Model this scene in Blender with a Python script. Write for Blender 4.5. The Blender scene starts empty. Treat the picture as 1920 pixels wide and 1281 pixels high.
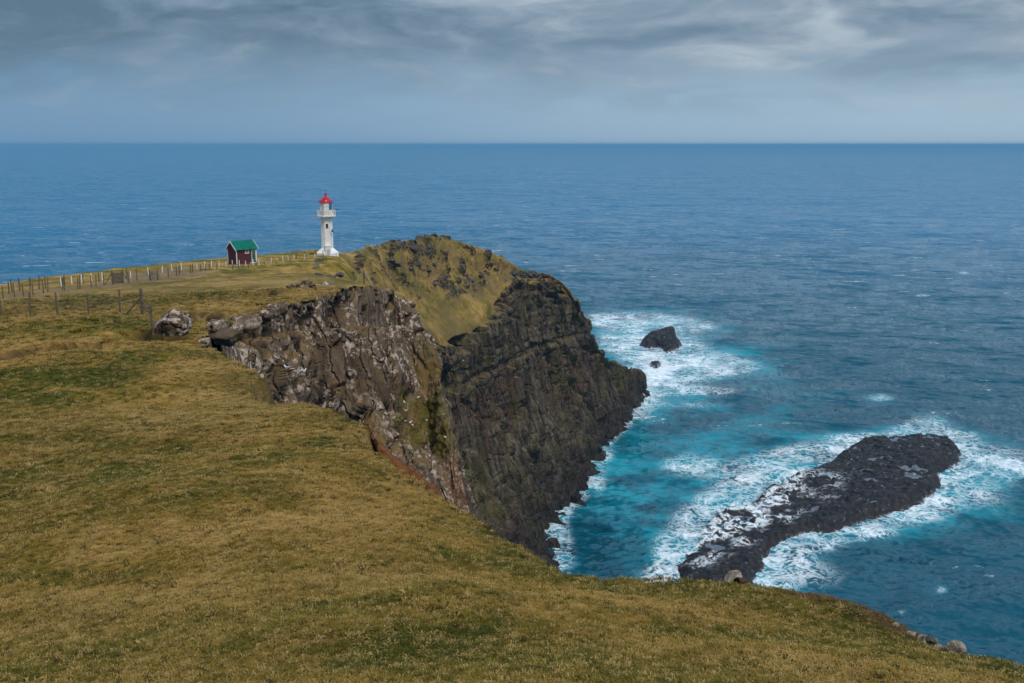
import bpy, math, random
import numpy as np

# ------------------------------------------------------------------ camera, sky, sun, exposure
SC = bpy.context.scene
COL = SC.collection
ZC = 105.0                      # eye height above the sea
PITCH = math.radians(11.2)
FPX = 1867.0                    # focal length in photo pixels (35 mm)
cam_d = bpy.data.cameras.new("camera")
cam_d.lens = 36.0 * FPX / 1920.0
cam_d.sensor_width = 36.0
cam_d.clip_start = 0.1
cam_d.clip_end = 200000.0
cam = bpy.data.objects.new("camera", cam_d)
COL.objects.link(cam)
cam.location = (0, 0, ZC)
cam.rotation_euler = (math.radians(90) - PITCH, 0, 0)
SC.camera = cam

SUN_EL, SUN_AZ = math.radians(56), math.radians(150)     # azimuth measured from +Y towards +X
EXPOSURE = 0.6
SC.view_settings.view_transform = 'Standard'
SC.view_settings.look = 'None'
SC.view_settings.gamma = 1.0
SC.view_settings.exposure = EXPOSURE
SC.view_settings.use_curve_mapping = False
try:
    SC.cycles.use_denoising = True
    SC.cycles.denoiser = 'OPENIMAGEDENOISE'
    SC.cycles.max_bounces = 5
    SC.cycles.diffuse_bounces = 3
    SC.cycles.glossy_bounces = 2
    SC.cycles.transmission_bounces = 3
    SC.cycles.volume_bounces = 0
    SC.cycles.use_adaptive_sampling = True
    SC.cycles.adaptive_threshold = 0.02
except Exception:
    pass


# ------------------------------------------------------------------ node helper
class NT:
    """Terse builder for a node tree."""
    def __init__(self, tree):
        self.t = tree
        self.n = tree.nodes
        self.n.clear()

    def add(self, typ, ins=None, **props):
        nd = self.n.new(typ)
        for k, v in props.items():
            setattr(nd, k, v)
        for k, v in (ins or {}).items():
            self.put(nd.inputs[k], v)
        return nd

    def put(self, sock, v):
        if isinstance(v, bpy.types.NodeSocket):
            self.t.links.new(v, sock)
        elif isinstance(v, (tuple, list)) and sock.type == 'RGBA' and len(v) == 3:
            sock.default_value = (*v, 1.0)
        else:
            sock.default_value = v

    def math(self, op, a, b=0.0, c=0.0, clamp=False):
        nd = self.n.new('ShaderNodeMath')
        nd.operation = op
        nd.use_clamp = clamp
        for i, v in enumerate((a, b, c)):
            self.put(nd.inputs[i], v)
        return nd.outputs[0]

    def vmul(self, v, s):
        nd = self.n.new('ShaderNodeVectorMath')
        nd.operation = 'MULTIPLY'
        self.put(nd.inputs[0], v)
        self.put(nd.inputs[1], s)
        return nd.outputs[0]

    def vadd(self, v, s):
        nd = self.n.new('ShaderNodeVectorMath')
        nd.operation = 'ADD'
        self.put(nd.inputs[0], v)
        self.put(nd.inputs[1], s)
        return nd.outputs[0]

    def noise(self, vec, scale, detail=4, rough=0.55, dist=0.0, col=False, typ='FBM'):
        nd = self.n.new('ShaderNodeTexNoise')
        nd.noise_dimensions = '3D'
        nd.noise_type = typ
        self.put(nd.inputs['Vector'], vec)
        self.put(nd.inputs['Scale'], scale)
        self.put(nd.inputs['Detail'], detail)
        self.put(nd.inputs['Roughness'], rough)
        self.put(nd.inputs['Distortion'], dist)
        return nd.outputs['Color' if col else 'Fac']

    def voronoi(self, vec, scale, feature='F1', out='Distance'):
        nd = self.n.new('ShaderNodeTexVoronoi')
        nd.feature = feature
        self.put(nd.inputs['Vector'], vec)
        self.put(nd.inputs['Scale'], scale)
        return nd.outputs[out]

    def mix(self, f, a, b, typ='MIX'):
        nd = self.n.new('ShaderNodeMix')
        nd.data_type = 'RGBA'
        nd.blend_type = typ
        self.put(nd.inputs[0], f)
        self.put(nd.inputs[6], a)
        self.put(nd.inputs[7], b)
        return nd.outputs[2]

    def ss(self, v, a, b, o0=0.0, o1=1.0):
        nd = self.n.new('ShaderNodeMapRange')
        nd.interpolation_type = 'SMOOTHSTEP'
        for i, x in enumerate((v, a, b, o0, o1)):
            self.put(nd.inputs[i], x)
        return nd.outputs[0]

    def ramp(self, f, stops):
        nd = self.n.new('ShaderNodeValToRGB')
        self.put(nd.inputs[0], f)
        e = nd.color_ramp.elements
        while len(e) < len(stops):
            e.new(0.5)
        for i, (p, c) in enumerate(stops):
            e[i].position = p
            e[i].color = (*c, 1.0)
        return nd.outputs[0]

    def attr(self, name, typ='GEOMETRY', out='Fac'):
        nd = self.n.new('ShaderNodeAttribute')
        nd.attribute_name = name
        nd.attribute_type = typ
        return nd.outputs[out]

    def pos(self):
        return self.n.new('ShaderNodeNewGeometry').outputs['Position']

    def bump(self, h, strength=0.5, dist=0.1, normal=None):
        nd = self.n.new('ShaderNodeBump')
        self.put(nd.inputs['Height'], h)
        self.put(nd.inputs['Strength'], strength)
        self.put(nd.inputs['Distance'], dist)
        if normal is not None:
            self.put(nd.inputs['Normal'], normal)
        return nd.outputs[0]

    def bsdf(self, color, rough=0.8, normal=None, spec=0.3, **kw):
        nd = self.n.new('ShaderNodeBsdfPrincipled')
        self.put(nd.inputs['Base Color'], color)
        self.put(nd.inputs['Roughness'], rough)
        self.put(nd.inputs['Specular IOR Level'], spec)
        for k, v in kw.items():
            self.put(nd.inputs[k.replace('_', ' ')], v)
        if normal is not None:
            self.put(nd.inputs['Normal'], normal)
        return nd.outputs[0]

    def out(self, sh, socket='Surface', typ='ShaderNodeOutputMaterial'):
        nd = self.n.new(typ)
        self.put(nd.inputs[socket], sh)


def material(name):
    m = bpy.data.materials.new(name)
    m.use_nodes = True
    return m, NT(m.node_tree)


# ------------------------------------------------------------------ world: overcast cloud deck over a Nishita sky
world = bpy.data.worlds.new("World")
SC.world = world
world.use_nodes = True
w = NT(world.node_tree)
sky = w.add('ShaderNodeTexSky', sky_type='NISHITA', sun_disc=False, sun_elevation=SUN_EL, sun_rotation=SUN_AZ)
d = w.add('ShaderNodeTexCoord').outputs['Generated']
sep = w.add('ShaderNodeSeparateXYZ', {0: d})
el = sep.outputs[2]
elc = w.math('MAXIMUM', el, 0.0)
# cloud bands: long and flat, warped
warp = w.noise(w.vmul(d, (3.0, 3.0, 14.0)), 1.0, 3, 0.5, col=True)
dv = w.vadd(w.vmul(d, (4.5, 4.5, 19.0)), w.vmul(warp, (1.4, 1.4, 1.5)))
n1 = w.noise(dv, 1.0, 6, 0.52)
dv2 = w.vadd(w.vmul(d, (14.0, 14.0, 36.0)), w.vmul(warp, (3.0, 3.0, 2.4)))
n2 = w.noise(dv2, 1.0, 7, 0.55)
nb = w.noise(w.vmul(d, (1.6, 1.6, 3.0)), 1.0, 2, 0.5)
tosun = sep.outputs[0]                                   # the cloud deck is thinner towards the sun's side
cl = w.math('ADD', w.math('ADD', w.math('MULTIPLY', n1, 0.5), w.math('MULTIPLY', n2, 0.33)), 0.07)
cl = w.math('ADD', cl, w.math('MULTIPLY', w.math('SUBTRACT', nb, 0.5), 0.22))
cl = w.math('ADD', cl, w.math('MULTIPLY', tosun, 0.09))
cl = w.math('SUBTRACT', w.math('ADD', w.math('MULTIPLY', w.math('SUBTRACT', cl, 0.5), 1.3), 0.5), w.math('MULTIPLY', w.ss(el, 0.085, 0.15), 0.045))
cloudcol = w.ramp(cl, [(0.36, (0.052, 0.095, 0.146)), (0.45, (0.092, 0.145, 0.205)), (0.54, (0.155, 0.208, 0.268)),
                       (0.70, (0.31, 0.36, 0.41))])
haze = w.mix(w.ss(w.math('ADD', tosun, w.math('MULTIPLY', nb, 0.3)), -0.35, 0.65), (0.092, 0.190, 0.315), (0.225, 0.322, 0.415))
low = w.mix(w.ss(w.math('ADD', elc, w.math('MULTIPLY', w.math('SUBTRACT', n2, 0.5), 0.09)), 0.018, 0.105), haze, cloudcol)
zen = w.mix(w.ss(el, 0.12, 0.75), (1, 1, 1), (4.0, 3.55, 3.15))
over = w.mix(1.0, low, zen, 'MULTIPLY')
skyc = w.mix(1.0, sky.outputs[0], (0.09, 0.09, 0.09), 'MULTIPLY')
final = w.mix(0.08, over, skyc)
bg = w.add('ShaderNodeBackground', {0: final, 1: 1.0})
w.out(bg.outputs[0], typ='ShaderNodeOutputWorld')

sun_d = bpy.data.lights.new("sun", 'SUN')
sun_d.energy = 1.5
sun_d.angle = math.radians(10)
sun_d.color = (1.0, 0.93, 0.84)
sun = bpy.data.objects.new("sun", sun_d)
COL.objects.link(sun)
sun.rotation_euler = (math.radians(90) - SUN_EL, 0, -SUN_AZ + math.pi)
sun.location = (0, 0, 300)


# ------------------------------------------------------------------ numeric helpers
CP, SP = math.cos(PITCH), math.sin(PITCH)


def at(px, py, Y):
    """World point seen at photo pixel (px, py) at forward distance Y."""
    u, v = (px - 960.0) / FPX, (640.5 - py) / FPX
    k = Y / (CP + v * SP)
    return (u * k, Y, ZC + (-SP + v * CP) * k)


def on_sea(px, py, z=0.0):
    u, v = (px - 960.0) / FPX, (640.5 - py) / FPX
    k = (z - ZC) / (-SP + v * CP)
    return (u * k, (CP + v * SP) * k, z)


_rng = np.random.RandomState(7)
_perm = _rng.permutation(256).astype(np.int64)
_perm = np.concatenate([_perm, _perm, _perm])
_g = _rng.normal(size=(256, 3))
_g /= np.linalg.norm(_g, axis=1)[:, None]


def perlin(P):
    P = np.asarray(P, float)
    i = np.floor(P).astype(np.int64)
    f = P - i
    i &= 255
    u = f * f * f * (f * (f * 6 - 15) + 10)
    res = 0.0
    for dx in (0, 1):
        wx = u[:, 0] if dx else 1 - u[:, 0]
        a = _perm[(i[:, 0] + dx) & 255]
        for dy in (0, 1):
            wy = u[:, 1] if dy else 1 - u[:, 1]
            b = _perm[a + ((i[:, 1] + dy) & 255)]
            for dz in (0, 1):
                wz = u[:, 2] if dz else 1 - u[:, 2]
                g = _g[_perm[b + ((i[:, 2] + dz) & 255)]]
                res = res + wx * wy * wz * (g[:, 0] * (f[:, 0] - dx) + g[:, 1] * (f[:, 1] - dy) + g[:, 2] * (f[:, 2] - dz))
    return res * 1.5


def fbm(P, oct=4, gain=0.5, ridged=False):
    s, a, t = 0.0, 1.0, 0.0
    P = np.asarray(P, float)
    for k in range(oct):
        n = perlin(P * 2.03 ** k + 17.3 * k)
        if ridged:
            n = 1 - 2 * np.abs(n)
        s = s + a * n
        t += a
        a *= gain
    return s / t


def cells(P, seed=0):
    """Voronoi: a random tilted plane per cell, F2-F1 and a random value of the nearest cell."""
    P = np.asarray(P, float) + seed * 31.7
    i = np.floor(P).astype(np.int64)
    f = P - i
    n = len(P)
    f1 = np.full(n, 9.0)
    f2 = np.full(n, 9.0)
    cr = np.zeros(n)
    fac = np.zeros(n)
    for dx in (-1, 0, 1):
        for dy in (-1, 0, 1):
            for dz in (-1, 0, 1):
                h = _perm[_perm[_perm[(i[:, 0] + dx) & 255] + ((i[:, 1] + dy) & 255)] + ((i[:, 2] + dz) & 255)]
                ox = dx + (h * 0.61803) % 1.0 * 0.9 + 0.05 - f[:, 0]
                oy = dy + (h * 0.75488) % 1.0 * 0.9 + 0.05 - f[:, 1]
                oz = dz + (h * 0.56984) % 1.0 * 0.9 + 0.05 - f[:, 2]
                dd = ox * ox + oy * oy + oz * oz
                c = dd < f1
                f2 = np.where(c, f1, np.minimum(f2, dd))
                cr = np.where(c, (h * 0.38197) % 1.0, cr)
                g = _g[h]
                fac = np.where(c, g[:, 0] * ox + g[:, 1] * oy + g[:, 2] * oz, fac)
                f1 = np.where(c, dd, f1)
    f1, f2 = np.sqrt(f1), np.sqrt(f2)
    return fac, f2 - f1, cr


def sstep(x, a, b):
    t = np.clip((x - a) / (b - a), 0, 1)
    return t * t * (3 - 2 * t)


def poly_dist(X, Y, pts, closed=True):
    """Distance to a polyline and, when closed, whether inside it."""
    pts = np.asarray(pts, float)[:, :2]
    n = len(pts)
    best = np.full(X.shape, 1e12)
    inside = np.zeros(X.shape, bool)
    for k in range(n if closed else n - 1):
        x0, y0 = pts[k]
        x1, y1 = pts[(k + 1) % n]
        ex, ey = x1 - x0, y1 - y0
        t = np.clip(((X - x0) * ex + (Y - y0) * ey) / (ex * ex + ey * ey + 1e-12), 0, 1)
        best = np.minimum(best, (X - x0 - t * ex) ** 2 + (Y - y0 - t * ey) ** 2)
        if closed and y0 != y1:
            inside ^= ((y0 > Y) != (y1 > Y)) & (X < (x1 - x0) * (Y - y0) / (y1 - y0) + x0)
    return np.sqrt(best), inside


def catmull(ctrl, counts):
    """Sample a Catmull-Rom spline through ctrl (n, ...) with counts[i] samples per interval."""
    ctrl = np.asarray(ctrl, float)
    n = len(ctrl)
    out = []
    for i in range(n - 1):
        p1, p2 = ctrl[i], ctrl[i + 1]
        p0 = ctrl[i - 1] if i else 2 * p1 - p2
        p3 = ctrl[i + 2] if i + 2 < n else 2 * p2 - p1
        m = counts[i]
        t = (np.arange(m + (i == n - 2)) / m).reshape((-1,) + (1,) * (ctrl.ndim - 1))
        # tension 0.5 with tamed tangents (keeps corners from overshooting)
        m1, m2 = 0.4 * (p2 - p0), 0.4 * (p3 - p1)
        h = 2 * t ** 3 - 3 * t ** 2 + 1, t ** 3 - 2 * t ** 2 + t, -2 * t ** 3 + 3 * t ** 2, t ** 3 - t ** 2
        out.append(h[0] * p1 + h[1] * m1 + h[2] * p2 + h[3] * m2)
    return np.concatenate(out)


def loft(net, rc, cc):
    """net (rows, cols, 3) -> dense grid."""
    g = catmull(net, rc)
    return np.swapaxes(catmull(np.swapaxes(g, 0, 1), cc), 0, 1)


def grid_normals(G):
    du = np.gradient(G, axis=1)
    dv = np.gradient(G, axis=0)
    n = np.cross(du, dv)
    return n / (np.linalg.norm(n, axis=2)[:, :, None] + 1e-9)


def grid_object(name, G, mat, mask=None, attrs=None, parent=None, smooth=True, flip=False, wrap=False):
    """One mesh object from a vertex grid; mask (rows-1, cols-1) keeps faces."""
    R, C = G.shape[:2]
    idx = np.arange(R * C).reshape(R, C)
    if wrap:
        idx = np.concatenate([idx, idx[:, :1]], axis=1)
    q = np.stack([idx[:-1, :-1], idx[:-1, 1:], idx[1:, 1:], idx[1:, :-1]], axis=2)
    q = q[mask] if mask is not None else q.reshape(-1, 4)
    if flip:
        q = q[:, ::-1]
    V = G.reshape(-1, 3)
    used = np.zeros(len(V), bool)
    used[q.ravel()] = True
    remap = np.cumsum(used) - 1
    V = V[used]
    q = remap[q]
    me = bpy.data.meshes.new(name)
    me.vertices.add(len(V))
    me.vertices.foreach_set('co', V.astype(np.float32).ravel())
    me.loops.add(q.size)
    me.loops.foreach_set('vertex_index', q.astype(np.int32).ravel())
    me.polygons.add(len(q))
    me.polygons.foreach_set('loop_start', np.arange(0, q.size, 4, dtype=np.int32))
    me.polygons.foreach_set('loop_total', np.full(len(q), 4, np.int32))
    me.polygons.foreach_set('use_smooth', np.full(len(q), smooth))
    for k, a in (attrs or {}).items():
        at_ = me.attributes.new(k, 'FLOAT', 'POINT')
        at_.data.foreach_set('value', np.asarray(a, np.float32).reshape(-1)[used])
    me.update(calc_edges=True)
    me.materials.append(mat)
    o = bpy.data.objects.new(name, me)
    COL.objects.link(o)
    o.parent = parent
    return o


def tag(o, label=None, cat=None, group=None, kind=None):
    for k, v in (('label', label), ('category', cat), ('group', group), ('kind', kind)):
        if v:
            o[k] = v
    return o


def empty(name, loc=(0, 0, 0), rz=0.0):
    o = bpy.data.objects.new(name, None)
    o.empty_display_size = 0.3
    o.location = loc
    o.rotation_euler = (0, 0, rz)
    COL.objects.link(o)
    return o


class MB:
    """Collects simple solids into one mesh."""
    def __init__(self):
        self.v, self.f = [], []

    def add(self, vs, fs):
        b = len(self.v)
        self.v += [tuple(p) for p in vs]
        self.f += [tuple(i + b for i in f) for f in fs]
        return self

    def box(self, x0, x1, y0, y1, z0, z1):
        return self.add([(x0, y0, z0), (x1, y0, z0), (x1, y1, z0), (x0, y1, z0), (x0, y0, z1), (x1, y0, z1), (x1, y1, z1), (x0, y1, z1)],
                        [(3, 2, 1, 0), (4, 5, 6, 7), (0, 1, 5, 4), (1, 2, 6, 5), (2, 3, 7, 6), (3, 0, 4, 7)])

    def rings(self, rings, cap=True):
        """rings: list of lists of points, joined in order."""
        n = len(rings[0])
        vs = [p for r in rings for p in r]
        fs = []
        for k in range(len(rings) - 1):
            for i in range(n):
                j = (i + 1) % n
                fs.append((k * n + i, k * n + j, (k + 1) * n + j, (k + 1) * n + i))
        if cap:
            fs.append(tuple(range(n - 1, -1, -1)))
            fs.append(tuple(range((len(rings) - 1) * n, len(rings) * n)))
        return self.add(vs, fs)

    def lathe(self, prof, n=16, c=(0, 0), rot=0.0):
        return self.rings([[(c[0] + r * math.cos(rot + 2 * math.pi * i / n), c[1] + r * math.sin(rot + 2 * math.pi * i / n), z) for i in range(n)]
                           for r, z in prof])

    def bar(self, a, b, r0, r1=None, n=6):
        a, b = np.array(a, float), np.array(b, float)
        r1 = r0 if r1 is None else r1
        d_ = (b - a) / (np.linalg.norm(b - a) + 1e-9)
        s = np.cross(d_, (0, 0, 1) if abs(d_[2]) < 0.9 else (1, 0, 0))
        s /= np.linalg.norm(s)
        t = np.cross(d_, s)
        ring = lambda c, r: [c + r * (math.cos(6.28318 * i / n) * s + math.sin(6.28318 * i / n) * t) for i in range(n)]
        return self.rings([ring(a, r0)[::-1], ring(b, r1)[::-1]])

    def prism(self, poly, y0, y1):
        """poly in x, z extruded along y."""
        return self.rings([[(x, y0, z) for x, z in poly], [(x, y1, z) for x, z in poly]])

    def mesh(self, name, mat, smooth=False):
        me = bpy.data.meshes.new(name)
        me.from_pydata(self.v, [], self.f)
        me.materials.append(mat)
        if smooth:
            me.polygons.foreach_set('use_smooth', [True] * len(me.polygons))
        me.update()
        return me

    def build(self, name, mat, parent=None, smooth=False):
        o = bpy.data.objects.new(name, self.mesh(name, mat, smooth))
        COL.objects.link(o)
        o.parent = parent
        return o


# ------------------------------------------------------------------ materials of the land
def grass_colour(t, p, far=False):
    big = t.noise(p, 0.11, 4, 0.6, 0.4)
    mid = t.noise(p, 0.55, 4, 0.6, 0.3)
    fine = t.noise(p, 3.2, 5, 0.65)
    dry = t.math('ADD', t.math('MULTIPLY', big, 0.5), t.math('ADD', t.math('MULTIPLY', mid, 0.34), t.math('MULTIPLY', fine, 0.2)))
    dry = t.math('ADD', t.math('MULTIPLY', t.math('SUBTRACT', dry, 0.52), 1.55), 0.505)
    c = t.ramp(dry, [(0.40, (0.086, 0.090, 0.012)), (0.46, (0.190, 0.145, 0.022)), (0.53, (0.310, 0.196, 0.040)), (0.61, (0.460, 0.290, 0.092))])
    return c


def rock_mat(name, kind):
    m, t = material(name)
    p = t.pos()
    nrm = t.n.new('ShaderNodeNewGeometry').outputs['Normal']
    nz = t.add('ShaderNodeSeparateXYZ', {0: nrm}).outputs[2]
    n_big = t.noise(p, 0.06, 4, 0.6, 0.5)
    n_mid = t.noise(p, 0.6, 5, 0.62, 0.3)
    n_fin = t.noise(p, 5.0, 6, 0.68)
    zc = t.add('ShaderNodeSeparateXYZ', {0: p}).outputs[2]
    sx, sy, sz = (0.20, -0.05, 0.14) if kind == 'dark' else (0.30, -0.70, 0.28)
    pj = t.vadd(t.vmul(p, (1.0, 1.0, 0.0)), t.add('ShaderNodeCombineXYZ', {0: t.math('MULTIPLY', zc, sx), 1: t.math('MULTIPLY', zc, sy), 2: t.math('MULTIPLY', zc, sz)}).outputs[0])
    streak = t.noise(pj, 0.55, 6, 0.66)
    if kind == 'dark':
        c = t.ramp(streak, [(0.35, (0.026, 0.020, 0.014)), (0.5, (0.074, 0.057, 0.039)), (0.66, (0.170, 0.135, 0.092))])
        red = t.math('MULTIPLY', t.ss(t.noise(t.vmul(p, (0.6, 0.6, 1.6)), 0.045, 3, 0.5), 0.50, 0.62), t.ss(n_mid, 0.35, 0.6))
        c = t.mix(t.math('MULTIPLY', red, 0.5), c, (0.085, 0.036, 0.030))
        moss = t.math('MULTIPLY', t.ss(t.noise(pj, 0.13, 6, 0.7), 0.47, 0.60), t.ss(n_fin, 0.32, 0.58))
        c = t.mix(t.math('MULTIPLY', moss, 0.75), c, (0.092, 0.080, 0.022))
        c = t.mix(t.math('MULTIPLY', t.ss(n_fin, 0.60, 0.72), 0.3), c, (0.18, 0.165, 0.135))
        wet = t.ss(t.add('ShaderNodeSeparateXYZ', {0: p}).outputs[2], 16.0, 2.0)
        c = t.mix(t.math('MULTIPLY', wet, 0.72), c, (0.016, 0.014, 0.016))
        rough = t.math('SUBTRACT', 0.85, t.math('MULTIPLY', wet, 0.4))
    elif kind == 'light':
        c = t.ramp(streak, [(0.32, (0.034, 0.023, 0.014)), (0.5, (0.098, 0.067, 0.042)), (0.66, (0.190, 0.136, 0.094))])
        # pale lichen in crusts on the weathered faces
        li = t.math('MULTIPLY', t.ss(t.noise(p, 2.4, 7, 0.75), 0.49, 0.56), t.ss(t.noise(p, 0.30, 5, 0.65), 0.45, 0.59))
        c = t.mix(t.math('MULTIPLY', li, 0.85), c, (0.52, 0.405, 0.34))
        og = t.attr('orange')
        c = t.mix(t.math('MULTIPLY', og, t.ss(n_mid, 0.25, 0.5)), c, t.mix(t.noise(p, 2.0, 5, 0.65), (0.085, 0.040, 0.020), (0.260, 0.100, 0.036)))
        spots = t.math('MULTIPLY', t.ss(t.noise(p, 1.7, 4, 0.6), 0.66, 0.72), 0.7)
        c = t.mix(spots, c, (0.30, 0.13, 0.03))
        rough = 0.9
    elif kind == 'pale':
        c = t.ramp(t.noise(p, 14.0, 6, 0.7), [(0.35, (0.10, 0.085, 0.065)), (0.5, (0.25, 0.21, 0.165)), (0.66, (0.42, 0.37, 0.31))])
        c = t.mix(t.ss(t.noise(p, 9.0, 3, 0.5), 0.62, 0.68), c, (0.32, 0.12, 0.02))
        rough = 0.9
    elif kind == 'grey':
        c = t.ramp(t.noise(p, 1.1, 6, 0.7), [(0.33, (0.034, 0.030, 0.026)), (0.5, (0.085, 0.076, 0.066)), (0.68, (0.19, 0.17, 0.15))])
        rough = 0.9
    else:      # wet reef
        c = t.ramp(n_mid, [(0.33, (0.013, 0.011, 0.014)), (0.5, (0.030, 0.023, 0.025)), (0.68, (0.075, 0.056, 0.055))])
        rough = t.ss(n_fin, 0.3, 0.7, 0.25, 0.6)
    crack = t.voronoi(t.vadd(pj, t.vmul(t.noise(p, 0.7, 4, 0.6, col=True), (0.8, 0.8, 0.8))), 0.42 if kind == 'dark' else 0.8, 'DISTANCE_TO_EDGE')
    ck = t.ss(crack, 0.0, 0.10)
    h = t.math('ADD', t.math('MULTIPLY', n_fin, 0.5), t.math('MULTIPLY', t.math('MULTIPLY', ck, 0.8 if kind == 'dark' else 0.9), t.math('SUBTRACT', 1.0, t.math('MULTIPLY', t.attr('grass'), 0.95))))
    h = t.math('ADD', h, t.math('MULTIPLY', n_mid, 1.0))
    bn = t.bump(h, 1.0, 0.6 if kind == 'dark' else 0.25)
    if kind in ('dark', 'light'):
        g = t.attr('grass')
        gm = t.math('MAXIMUM', g, t.math('MULTIPLY', t.ss(nz, 0.68, 0.84), t.math('MULTIPLY', t.ss(t.noise(p, 0.5, 4, 0.6), 0.35, 0.5), t.attr('turf'))))
        gc = grass_colour(t, p)
        if kind == 'light':
            gc = t.mix(0.8, gc, t.mix(t.ss(t.math('ADD', t.noise(p, 0.35, 4), t.attr('moss')), 0.58, 0.75), t.mix(t.noise(p, 1.5, 5, 0.65), (0.045, 0.028, 0.014), (0.150, 0.092, 0.036)), t.mix(t.noise(p, 1.2, 4), (0.022, 0.030, 0.006), (0.080, 0.082, 0.016))))
        else:
            gc = t.mix(t.ss(t.noise(p, 0.10, 5, 0.65), 0.35, 0.65, 0.3, 0.85), gc, (0.165, 0.112, 0.044))
        c = t.mix(gm, c, gc)
        rough = t.math('MAXIMUM', rough, gm)
    t.out(t.bsdf(c, rough, bn, 0.15))
    return m


M_dark = rock_mat("dark_basalt", 'dark')
M_light = rock_mat("lichen_rock", 'light')
M_grey = rock_mat("grey_outcrop", 'grey')
M_pale = rock_mat("pale_stone", 'pale')
M_reef = None


def turf_material():
    m, t = material("turf")
    p = t.pos()
    c = grass_colour(t, p)
    lush = t.math('MULTIPLY', t.attr('lush'), t.ss(t.noise(p, 0.8, 4, 0.6), 0.30, 0.6))
    c = t.mix(t.math('MULTIPLY', lush, 0.75), c, (0.062, 0.078, 0.012))
    straw = t.attr('straw')
    c = t.mix(t.math('MULTIPLY', straw, 0.65), c, t.mix(t.noise(p, 2.0, 5, 0.65), (0.145, 0.098, 0.038), (0.345, 0.245, 0.125)))
    n_f = t.noise(p, 14.0, 5, 0.7)
    n_m = t.noise(p, 1.3, 5, 0.65)
    c = t.mix(t.ss(n_f, 0.42, 0.30), c, t.mix(1.0, c, (0.40, 0.40, 0.36), 'MULTIPLY'))
    patch = t.math('MULTIPLY', t.ss(n_m, 0.60, 0.70), 0.6)
    c = t.mix(patch, c, (0.090, 0.056, 0.022))
    soil = t.attr('soil')
    c = t.mix(t.math('MULTIPLY', soil, t.ss(n_m, 0.30, 0.50)), c, (0.032, 0.021, 0.013))
    trk = t.attr('track')
    c = t.mix(t.math('MULTIPLY', trk, 0.9), c, t.mix(t.noise(p, 0.7, 4), (0.21, 0.135, 0.085), (0.30, 0.215, 0.15)))
    far_t = t.noise(p, 3.4, 5, 0.7)
    c = t.mix(t.math('MULTIPLY', t.ss(far_t, 0.50, 0.36), 0.55), c, t.mix(1.0, c, (0.5, 0.47, 0.4), 'MULTIPLY'))
    tus = t.ss(t.noise(p, 0.32, 5, 0.65, 0.5), 0.52, 0.64)
    c = t.mix(t.math('MULTIPLY', tus, 0.55), c, (0.105, 0.070, 0.026))
    h = t.math('ADD', t.math('MULTIPLY', far_t, 2.0), t.math('ADD', n_f, t.math('MULTIPLY', n_m, 2.0)))
    t.out(t.bsdf(c, 0.95, t.bump(h, 0.9, 0.13), 0.1))
    return m


M_turf = turf_material()

# ------------------------------------------------------------------ the land: grass slope, gully and the ridge towards the lighthouse
near_rim = [at(*q) for q in [(2080, 1300, 8.4), (1920, 1263, 9.0), (1800, 1240, 9.5), (1690, 1194, 10.3), (1600, 1163, 11.0), (1500, 1132, 11.6), (1405, 1106, 12.0),
                             (1290, 1091, 12.3), (1180, 1087, 12.2), (1050, 1073, 12.0), (1010, 1047, 12.4), (940, 1002, 13.5), (870, 957, 15.0),
                             (800, 926, 16.2), (740, 890, 17.5), (695, 852, 18.8), (668, 822, 20.3), (686, 797, 21.8), (620, 773, 23.6),
                             (560, 757, 25.2), (500, 753, 26.2), (452, 727, 28.5), (494, 704, 31.0), (450, 682, 34.0), (385, 657, 38.0)]]
cliff_rim = [at(*q) for q in [(352, 642, 43.0), (395, 628, 46.5), (450, 603, 52.0), (520, 577, 60.0), (600, 557, 67.0), (655, 541, 75.0), (712, 540, 82.0), (757, 562, 87.0)]]
far_edge = [(-10.5, 97, 0), (-17.5, 130, 0), (-25, 180, 0), (-29, 205, 0), (-34, 235, 0), (-37, 264, 0), (-42, 258, 0), (-47, 240, 0), (-58, 212, 0), (-66, 187, 0),
            (-72, 160, 0), (-78, 140, 0), (-84, 122, 0), (-100, 108, 0), (-125, 104, 0), (-160, 95, 0), (-190, 40, 0), (-190, -60, 0), (40, -60, 0), (16, -12, 0), (11, 2, 0)]
LAND = np.array([p[:2] for p in near_rim + cliff_rim + far_edge])

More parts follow.
